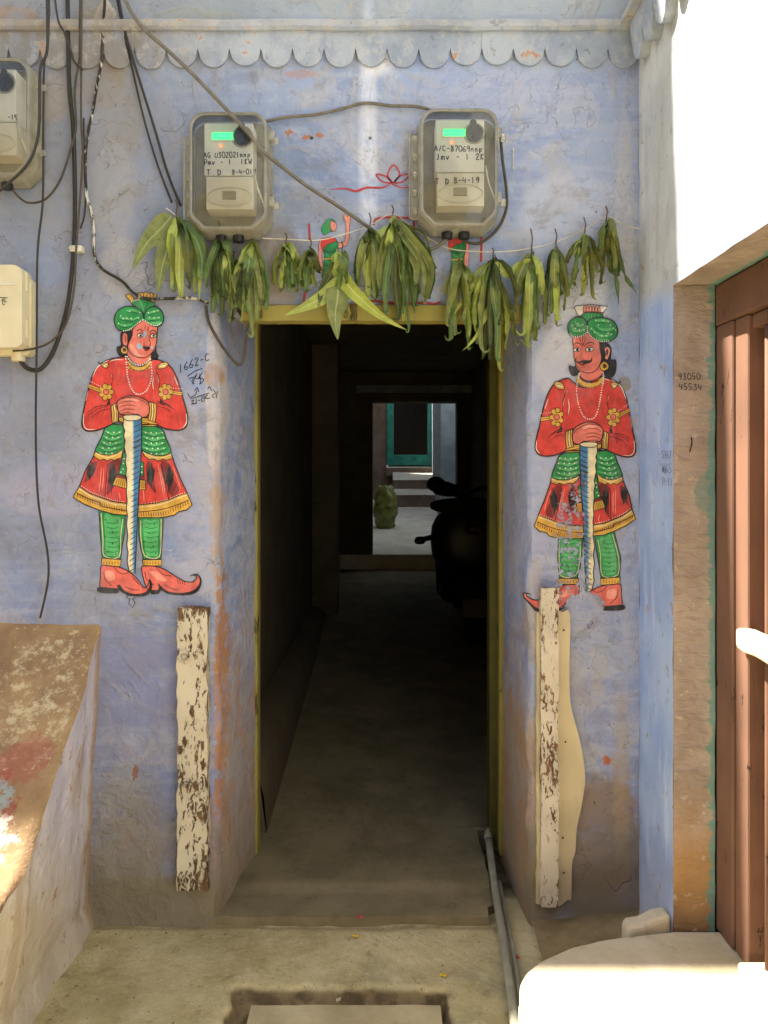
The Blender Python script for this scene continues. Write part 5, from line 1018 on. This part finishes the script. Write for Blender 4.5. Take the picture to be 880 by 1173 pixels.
# beige junction box
jb = empty('junction_box', P(-10, 405), 'closed beige plastic junction box on the blue wall at the left edge', 'junction box')
def J(x, y, Y=-.10): return P(x, y, Y)
def jlid(mb):
    ol = rrect(J(-60, 0).x, J(0, 398).z, J(25, 0).x, J(0, 303).z, .03, .016); mb.prism(ol, -.10, -.02)
part('lid', jlid, ['beige'], jb, bevel=.012, seg=4)
part('base', lambda mb: mb.prism(rrect(J(-64, 0).x, J(0, 404).z, J(36, 0, -.045).x, J(0, 312).z, .022, .016), -.045, -.002), ['beige'], jb, bevel=.006, seg=3)
part('lid_band', lambda mb: mb.box((J(-60, 0, -.103).x, -.103, J(0, 326, -.103).z), (J(17, 0, -.103).x, -.099, J(0, 324.5, -.103).z)), ['meter_low'], jb)
for yy in (312, 366): part('hinge', lambda mb: mb.tube([J(26, yy, -.062), J(26, yy+22, -.062)], .017, 14), ['beige'], jb, smooth=False, bevel=.003)
gl_ = J(21, 404, -.03); part('cable_gland', lambda mb: mb.tube([(gl_.x, -.03, gl_.z+.01), (gl_.x, -.03, gl_.z-.028)], .021, 16), ['beige'], jb, bevel=.003)
d = Draw(lambda x, y: (P(x, y, -.10), Vector((0, -1, 0))), .001); 
for L in ([(-4, 343), (0, 341), (9, 341)], [(2, 345), (4, 342), (3, 348), (6, 349)], [(6, 341), (5, 346), (8, 345)]): d.stroke(L, .7, INK)
d.done('handwriting', jb)
# ------------------------------------------------------------------ cables
def cable(pts, r, mat, label, y=-.012, name='power_cable', ys=None, wob=.0):
    q = []
    for i, p in enumerate(pts):
        Y = p[2] if len(p) > 2 else y
        q.append(P(p[0], p[1], Y))
    q = catmull(q, 8)
    q = [Vector((v.x+wob*nz(v.z*14, r*99, 1), v.y, v.z+wob*nz(v.x*14, r*9, 6))) for v in q]
    mb = MB(); mb.tube(q, r, 8); o = mb.build(name, [mat], None, smooth=True)
    return tag(o, label, 'cable', 'cables strung over the house front')
cable([(77, -30), (78, 40), (79.5, 100), (84, 150), (86, 230), (84, 290), (79, 340), (71, 375), (60, 405), (46, 423), (30, 421), (20, 407, -.03)], .0072, 'cable', 'thickest black cable at left, curving into the bottom of the beige box', -.02)
cable([(92, -30), (91, 60), (87, 90), (85.5, 110), (87, 145), (80, 175), (68, 208), (52, 228), (32, 232), (18, 222), (14, 213, -.05)], .0038, 'cable_b', 'thin brown cable looping up to the bottom of the leftmost meter box', -.036)
cable([(53, -30), (54, 50), (50.5, 75), (49.5, 140), (49, 230), (43, 290), (42, 400), (41, 500), (44, 575), (54, 630), (55, 665), (46, 708)], .0036, 'cable', 'long thin cable hanging down past the beige box to the sloping plinth', -.062)
cable([(56, -30), (55.5, 20), (53.5, 60), (46, 80), (45, 140), (40, 170), (30, 190), (14, 206), (-4, 220), (-30, 226)], .0048, 'cable', 'dark cable bending behind the leftmost meter box to the photo edge', -.13)
cable([(60, -30), (66, 20), (74, 38), (80, 55), (85, 70), (95, 80)], .0034, 'cable', 'short thin cable slanting across the thick one near the cornice', -.075)
cable([(94, -30), (93, 70), (93, 140), (95, 170), (93, 210), (90, 250), (87, 290), (85, 330), (76, 370), (60, 390), (40, 399), (15, 402)], .0036, 'cable_b', 'thin brown cable running beside the thick one and under the beige box', -.05)
cable([(120, -30), (119, 30), (116, 70), (112, 95), (105, 130), (99, 165), (97.5, 195), (99, 222), (105, 240), (107, 262), (108, 290), (118, 308), (140, 322), (152, 334), (165, 341), (190, 342), (215, 341), (240, 347)], .0048, 'splash', 'white paint splashed cable dropping beside the left guard and crossing his turban', -.016, wob=.004)
cable([(96, 135), (96, 170), (98, 215), (97, 245), (92, 262)], .0026, 'cable', 'hair thin black wire hanging beside the paint splashed cable', -.010)
cable([(131, -30), (142, 30), (150, 60), (164, 105), (178, 150), (192, 198), (207, 236)], .0042, 'cable', 'right one of two black cables slanting down to the first leaves', -.02)
cable([(129, -30), (138, 20), (146, 55), (153, 85), (166, 140), (181, 190), (197, 232)], .0034, 'cable', 'left one of two black cables slanting down to the first leaves', -.016)
cable([(138, -30, -.08), (146, 5, -.08), (165, 33, -.09), (195, 60, -.10), (228, 92, -.12), (264, 130, -.135), (287, 155, -.138), (300, 172, -.137), (318, 187, -.11), (352, 213, -.05), (392, 239, -.03), (425, 262, -.03), (452, 281, -.035), (478, 288, -.04), (500, 283, -.04), (513, 272, -.045)], .0062, 'cable_g', 'long grey cable running diagonally over the left meter cover down to the right meter', -.03)
cable([(304, 139), (330, 134), (362, 131), (390, 125), (418, 118), (448, 121), (478, 122), (500, 128)], .0055, 'cable_g', 'grey cable running level between the tops of the two meter boxes', -.014)
cable([(573, 150, -.05), (576, 185, -.03), (580, 215, -.02), (580, 240, -.02), (570, 262, -.02), (550, 278, -.02), (532, 276, -.035), (526, 268, -.04)], .0048, 'cable_b', 'cable looping off the right side of the right meter box and back under it', -.02)
cable([(236, 350), (239, 368), (248, 386), (260, 404), (272, 417), (278, 414), (281, 395), (283, 375), (290, 368)], .0048, 'cable_b', 'slack cable loop hanging in front of the left door reveal', -.016)
cl = MB(); a = P(80, 281, -.03); b = P(94, 288, -.03); cl.box((a.x, -.034, b.z), (b.x, -.004, a.z)); cl.tube([(a.x+.004, -.02, b.z+.01), (a.x+.004, -.04, b.z+.01)], .005)
tag(cl.build('cable_clip', ['clip'], None, bevel=.002), 'small white clip holding the thick black cable to the wall', 'cable clip')
nl = MB(); 
for (x, y) in ((588, 171), (588.5, 192)): nl.tube([P(x, y, -.001), P(x, y, -.012)], .003, 8)
nl.tube([P(588, 172, -.008), P(588.5, 191, -.008)], .0014, 6)
tag(nl.build('nail_pair', ['clip'], None), 'two small nails with a wire between them right of the right meter box', 'nail')
# ------------------------------------------------------------------ leaf garland
LM = [leaf_mat('leaf_olive', '#6b743a', '#8e9752', '#b2b87a'), leaf_mat('leaf_green', '#4c6434', '#708a4a', '#9cb070'), leaf_mat('leaf_yellow_green', '#93a048', '#b4c05e', '#d2d890'), leaf_mat('leaf_dark', '#3c4524', '#5b6434', '#808a4c'), leaf_mat('leaf_bright', '#9cab40', '#bcc85c', '#dde29a')]
rg = random.Random(21)
def leaf(cps, width, rot, fold, mat, parent, wave=.004, shape=.72, tw=0.0):
    """cps = control points of the midrib; rot = turn of the blade about it"""
    q = catmull(cps, 5); N = len(q); mb = MB()
    L = sum((b-a).length for a, b in zip(q, q[1:])); ph = rg.uniform(0, 6)
    rows = []
    for i, p in enumerate(q):
        t = i/(N-1); tg = (q[min(i+1, N-1)]-q[max(i-1, 0)]).normalized()
        side_ = tg.cross(Vector((0, -1, 0)));
        if side_.length < .05: side_ = Vector((1, 0, 0))
        side_.normalize(); nn = side_.cross(tg); ang = rot+tw*t; s2 = side_*math.cos(ang)+nn*math.sin(ang); n2 = tg.cross(s2)
        prof = (math.sin(math.pi*min(1, t**shape*.5/.5))**.85 if 0 < t < 1 else 0.0)*(1-.25*t)
        if t < .06: prof = .06
        w = width/2*max(prof, .015); row = []
        for k, u in enumerate((-1, -.5, 0, .5, 1)):
            wv = wave*(math.sin(t*24+ph+u*1.5)+.6*math.sin(t*61+ph*2+u))*abs(u)*min(1, w/(width*.25)); row.append(p+s2*(w*u)+n2*(-fold*abs(u)*w+wv)*1.0)
        rows.append(row)
    k0 = len(mb.v)
    for r_ in rows: mb.add(r_)
    for i in range(N-1):
        for k in range(4):
            mb.face((k0+i*5+k, k0+i*5+k+1, k0+(i+1)*5+k+1, k0+(i+1)*5+k)); u0, u1 = k/4, (k+1)/4
            mb.uv[len(mb.f)-1] = ((u0, i/(N-1)), (u1, i/(N-1)), (u1, (i+1)/(N-1)), (u0, (i+1)/(N-1)))
    o = mb.build('leaf', [LM[mat]], parent, smooth=True, fix=False); return o
gar = empty('leaf_garland', P(440, 270, -.03), 'string of drooping green leaf bunches hung across the top of the doorway', 'garland')
spts = [(190, 238), (210, 252), (232, 264), (251, 267), (290, 272), (327, 274), (365, 275), (395, 268), (424, 258), (450, 245), (475, 262), (510, 283), (545, 288), (580, 288), (609, 284), (637, 277), (668, 264), (695, 248), (712, 256), (735, 262), (760, 258)]
def sline(mb): mb.tube([v+Vector((0, 0, .0)) for v in catmull([P(x, y, -.022) for x, y in spts], 6)], .0017, 5)
part('string', sline, ['string'], gar, smooth=True)
def bunch(hx, hy, x0, x1, yb, n, pal_, wpx=(9, 14), stalk=14, curl=.5, Y=-.03):
    h = P(hx, hy, Y); mb = MB()
    mb.tube(catmull([P(hx-1, hy-stalk, Y+.008), P(hx+1, hy-stalk*.5, Y), h, P(hx, hy+12, Y-.004)], 4), .0022, 6)
    b = mb.build('leaf_bunch', ['twig'], gar, smooth=True); WL[b.name] = WL.get(b.name, Vector((0, 0, 0)))
    n = round(n*1.1)
    for i in range(n):
        u = (i+.5)/n+rg.uniform(-.08, .08); ex = x0+(x1-x0)*(.5+(u-.5)*.92); ln = rg.uniform(.75, 1.06) if i % 3 else rg.uniform(.45, .85)
        edge = abs(u-.5)*2; ey = hy+(yb-hy)*ln*(1-.22*edge)
        yo = Y-rg.uniform(.0, .045); st_ = rg.uniform(0, 9)
        a = P(hx+rg.uniform(-2, 2), hy+st_, Y-.004); e = P(ex, ey, yo)
        m1 = P(hx+(ex-hx)*(.55+rg.uniform(-.12, .2))+rg.uniform(-2, 2), hy+st_+(ey-hy)*.27, yo-.010-rg.uniform(0, .02)); m2 = P(hx+(ex-hx)*(.85+rg.uniform(-.15, .25))+rg.uniform(-2, 2), hy+st_+(ey-hy)*.62, yo-.006)
        tip = e+Vector((rg.uniform(-.022, .022), rg.uniform(-.02, .01), rg.uniform(-.012, .016))); leaf([a, m1, m2, e, tip], rg.uniform(*wpx)*rg.uniform(.62, 1.15)*D/F, rg.uniform(-1.4, 1.4), rg.uniform(.1, 1.3), rg.choice(pal_+[3, 0, 1, 2]), b, wave=rg.uniform(.0012, .0042), tw=rg.uniform(-2.6, 2.6), shape=rg.uniform(.55, .85))
    return b
b1 = bunch(202, 243, 194, 236, 345, 8, [4, 2, 1, 0], (11, 16))
for cps, w, rot, m in (([(197, 247), (184, 262), (167, 280), (152, 308)], 27, .2, 0), ([(199, 250), (195, 275), (186, 305), (181, 336)], 29, -.1, 0), ([(205, 250), (208, 280), (200, 305), (196, 332)], 17, .5, 4), ([(212, 255), (224, 280), (229, 305), (228, 345)], 13, .5, 2)):
    leaf([P(x, y, -.04-i*.006) for i, (x, y) in enumerate(cps)], w*D/F, rot, .15, m, b1, .001, .6)
bunch(251, 267, 238, 272, 368, 12, [0, 0, 3, 1]); bunch(288, 273, 270, 306, 380, 13, [3, 0, 1, 2, 0]); bunch(268, 290, 252, 284, 372, 5, [3, 3, 0], stalk=2); bunch(328, 275, 308, 346, 348, 7, [1, 2, 0], stalk=8)
bunch(356, 283, 340, 370, 338, 6, [2, 1, 0], (8, 12), 10)
b6 = bunch(392, 285, 382, 402, 335, 3, [2, 1], (9, 13), 8)
for cps, w, rot, fo, m in (([(386, 285), (389, 308), (400, 328), (420, 348), (440, 364), (466, 378)], 19, -.35, .3, 4), ([(388, 322), (387, 340), (384, 362), (387, 389)], 29, .1, .12, 0), ([(392, 318), (376, 336), (352, 350), (326, 361)], 19, .3, .25, 2), ([(384, 300), (377, 318), (368, 335), (366, 348)], 15, .4, .3, 3)):
    leaf([P(x, y, -.055-.004*i) for i, (x, y) in enumerate(cps)], w*D/F, rot, fo, m, b6, .001, .6)
bunch(424, 258, 404, 444, 350, 9, [1, 3, 0, 2], (9, 13)); bunch(450, 245, 428, 500, 372, 20, [0, 1, 2, 0, 1, 2], (10, 15), 10)
bunch(526, 296, 506, 548, 405, 10, [1, 0, 1, 2], (9, 14), 8); bunch(565, 290, 536, 592, 432, 13, [1, 0, 2, 3], (9, 14), 6)
bunch(609, 284, 590, 628, 398, 11, [0, 0, 2, 1], (9, 13), 22); bunch(637, 278, 622, 652, 372, 8, [0, 3, 4, 1], (8, 12), 16); bunch(670, 265, 646, 690, 348, 10, [1, 0, 3, 2], (8, 12), 16)
b14 = bunch(695, 248, 684, 712, 330, 8, [1, 3, 0], (8, 11), 12)
for cps in ([(697, 250), (704, 280), (715, 315), (731, 338)], [(696, 252), (700, 290), (706, 325), (709, 350)]): leaf([P(x, y, -.04) for x, y in cps], 9*D/F, .4, .4, 1, b14)
for cps, w, rot, m in (([(612, 300), (600, 303), (590, 308), (583, 320)], 12, .2, 4), ([(560, 310), (540, 330), (528, 348), (520, 360)], 8, .2, 4), ([(570, 320), (560, 350), (545, 385), (530, 402)], 6, .4, 4), ([(568, 300), (575, 310), (583, 316), (592, 318)], 11, .2, 4)):
    leaf([P(x, y, -.06) for x, y in cps], w*D/F, rot, .3, m, b14 if False else b1)
# ------------------------------------------------------------------ boards by the doorway
def rough_box(mb, x0, x1, z0, z1, y0, y1, amp=.004, st=.012, seed=0, taper=None):
    def dsp(x, y, z):
        s_ = seed*7.3; return Vector((amp*fbm(x+s_, y, z, 16)+amp*1.2*max(0, fbm(3+s_, 0, z, 9)-.1)*(-1 if x < (x0+x1)/2 else .2), amp*.9*fbm(x, y+5+s_, z, 14), amp*fbm(x, y, z+s_, 20)))
    f = lambda x, y, z: Vector((x, y, z))+dsp(x, y, z)
    xs, zs, ys = fr(x0, x1, st), fr(z0, z1, st), fr(y0, y1, st)
    mb.grid(lambda x, z: f(x, y0, z), xs, zs); mb.grid(lambda y, z: f(x0, y, z), ys, zs); mb.grid(lambda y, z: f(x1, y, z), ys, zs)
    mb.grid(lambda x, y: f(x, y, z1), xs, ys); mb.grid(lambda x, y: f(x, y, z0), xs, ys)
a, b = P(203.5, 697, -.055), P(237, 1021, -.055)
mb = MB(); rough_box(mb, a.x, b.x, b.z, a.z, -.055, -.002, .006, .01, 1)
lp = mb.build('wooden_post', ['post'], None, smooth=True, fix=False)
tag(lp, 'thick wooden post with flaking cream paint fixed to the wall left of the doorway', 'post')
for x, y, r_ in ((211, 752, 6), (214, 897, 4.5), (212, 1008, 6)):
    c = P(x, y, -.055); k = MB(); k.tube([(c.x+r_*.0026*math.cos(t*math.pi/8), -.0585+.003*math.sin(t*2), c.z+r_*.0026*math.sin(t*math.pi/8)) for t in range(17)], .0035, 6, caps=False)
    k.tube([(c.x, -.056, c.z), (c.x, -.0615, c.z)], .005, 8); k.build('knot', ['post'], lp, smooth=True)
br_ = empty('wooden_frame_strip', P(630, 1040), 'narrow flaking post backed by a broken cream board right of the doorway', 'post')
a, b = P(620, 674, -.05), P(640, 1040, -.05)
mb = MB(); rough_box(mb, a.x, b.x, b.z, a.z, -.05, -.016, .003, .01, 4); mb.build('post', ['post2'], br_, smooth=True, fix=False)
a, b = P(615, 702, -.02), P(621, 1036, -.02); mb = MB(); rough_box(mb, a.x, b.x+.004, b.z, a.z, -.022, -.002, .003, .012, 7); mb.build('side_strip', ['cream'], br_, smooth=True, fix=False)
pts = [(636, 700), (645, 701), (652.5, 704), (652, 760), (653, 800), (658, 822), (663, 844), (668, 868), (670, 892), (669, 910), (666, 926), (661, 950), (659, 975), (656, 990), (654, 1028), (650, 1031), (641, 1038), (636, 1036)]
pts = catmull([P(x+rg.uniform(-.6, .6), y, -.02) for x, y in pts], 5)
mb = MB(); mb.prism([(p.x, p.z) for p in pts], -.020, -.003); mb.build('backing_board', ['cream'], br_, bevel=.0025)
part('nail', lambda mb: [mb.tube([P(x, y, -.019), P(x, y, -.026)], .003, 8) for x, y in ((646, 722), (645, 960), (646, 1000), (648, 850))], ['dark'], br_)
# ------------------------------------------------------------------ pipe, petals
def pipe(mb):
    q = [PZ(596, 1260, .03), PZ(590, 1173, .03), PZ(583, 1120, .033), PZ(574, 1060, .04), PZ(566, 1010, .055), PZ(560, 962, .08)]
    mb.tube(catmull(q, 6), .0135, 12)
    e = q[-1]; mb.tube(catmull([e, e+Vector((.002, .03, .004)), e+Vector((.02, .055, .012)), e+Vector((.09, .06, .02))], 5), .016, 12)
tag(part('drain_pipe', pipe, ['pipe'], None, smooth=True), 'grey plastic pipe lying on the ground along the right side of the doorway', 'pipe')
tag(part('thin_pipe', lambda mb: mb.tube(catmull([PZ(606, 1260, .02), PZ(598, 1160, .02), PZ(588, 1090, .02), PZ(580, 1050, .02), PZ(572, 1010, .03)], 6), .007, 10), ['pipe'], None, smooth=True), 'thinner grey conduit lying beside the plastic pipe at the doorway', 'pipe')
for i, (x, y, z, m, lab) in enumerate(((412, 1051, .034, 'petal_r', 'pink petal on the doorstep edge'), (407, 1073, .004, 'petal_y', 'yellow petal just before the doorstep'), (508, 1118, .004, 'petal_y', 'yellow petal lying between the drain cover and the pipe'), (592, 1097, .006, 'petal_r', 'pink petal lying right of the pipe'), (156, 1085, .004, 'slab', 'white crumb on the ground at left'), (388, 1146, -.02, 'slab', 'white crumb in the broken drain rim'))):
    c = PZ(x, y, z); mb = MB(); q = []
    for k in range(9): a_ = k*.698; r_ = .0085*(1+.35*math.sin(a_*2+i)); q.append((c.x+r_*math.cos(a_), c.y+r_*.8*math.sin(a_), c.z+.0035+.003*math.sin(a_*3+i)))
    k0 = mb.add(q); ce = mb.add([(c.x, c.y, c.z+.001)])
    for k in range(9): mb.face((k0+k, k0+(k+1) % 9, ce))
    nm = 'petal' if 'petal' in m else 'plaster_crumb'
    mb.v = mb.v; o = mb.build(nm, [m], None, smooth=True, fix=False); s_ = o.modifiers.new('Solid', 'SOLIDIFY'); s_.thickness = .0015
    tag(o, lab, 'petal' if nm == 'petal' else 'crumb', 'fallen flower petals' if nm == 'petal' else 'crumbs of plaster')
# grit swept against the walls and into the broken rim
gr = MB(); rr = random.Random(8)
def stone(x, y, z, r):
    k = gr.add([(x+r*math.cos(a)*rr.uniform(.6, 1.2), y+r*math.sin(a)*rr.uniform(.6, 1.2), z+r*.15) for a in (0, 1.25, 2.5, 3.8, 5.0)]); t_ = gr.add([(x+rr.uniform(-.3, .3)*r, y, z+r*rr.uniform(.5, .9))])
    for i in range(5): gr.face((k+i, k+(i+1) % 5, t_))
for i in range(900):
    q = rr.random()
    if q < .35: x, y = rr.uniform(-.93, .36), -abs(rr.gauss(0, .05))-.012
    elif q < .5: x, y = -.93+abs(rr.gauss(0, .03)), rr.uniform(-.5, 0)
    elif q < .65: x, y = rr.uniform(.47, .7), rr.uniform(-.3, -.01)
    elif q < .85: x, y = rr.uniform(-.46, .2), rr.uniform(-.40, -.30)
    else: x, y = rr.uniform(-.9, .36), rr.uniform(-.5, 0)
    z = gz(x, y)
    if x > .48 and y > -.36: z = dirtz((x-.48)/.35, (y+.36)/.36)[2]
    stone(x, y, z, rr.uniform(.0012, .0030)*(1.8 if rr.random() < .08 else 1))
tag(gr.build('grit', ['dirt'], None, fix=False), 'fine grit and sand scattered over the cement ground', kind='stuff')
# ------------------------------------------------------------------ light
sd = Vector((-.75, .08, 1)).normalized()
w = bpy.data.worlds.new('World'); bpy.context.scene.world = w; w.use_nodes = True
nt = w.node_tree; bg = nt.nodes['Background']; sky = nt.nodes.new('ShaderNodeTexSky'); sky.sky_type = 'NISHITA'; sky.sun_disc = False
sky.sun_elevation = math.asin(sd.z); sky.sun_rotation = math.atan2(sd.x, sd.y); sky.air_density = 1.0; sky.dust_density = 2.5
nt.links.new(sky.outputs[0], bg.inputs[0]); bg.inputs[1].default_value = .06
sun = bpy.data.lights.new('Sun', 'SUN'); sun.energy = 5.0; sun.angle = R(.6); sun.color = (1, .93, .82)
so = bpy.data.objects.new('Sun', sun); C.objects.link(so); so.rotation_euler = (-sd).to_track_quat('-Z', 'Y').to_euler()
cam = bpy.data.cameras.new('Camera'); co = bpy.data.objects.new('Camera', cam); C.objects.link(co)
co.location = (0, -D, ZC); co.rotation_euler = (R(90), 0, 0)
cam.sensor_fit = 'HORIZONTAL'; cam.sensor_width = 36; cam.lens = F/880*36; cam.shift_y = -(586.5-HY)/880; cam.clip_start = .05; cam.clip_end = 300
sc = bpy.context.scene; sc.camera = co
sc.view_settings.view_transform = 'Standard'; sc.view_settings.look = 'None'; sc.view_settings.gamma = 1; sc.view_settings.exposure = 2.1
sc.cycles.transparent_max_bounces = 24; sc.cycles.max_bounces = 8; sc.cycles.diffuse_bounces = 5
sc.cycles.use_denoising = True
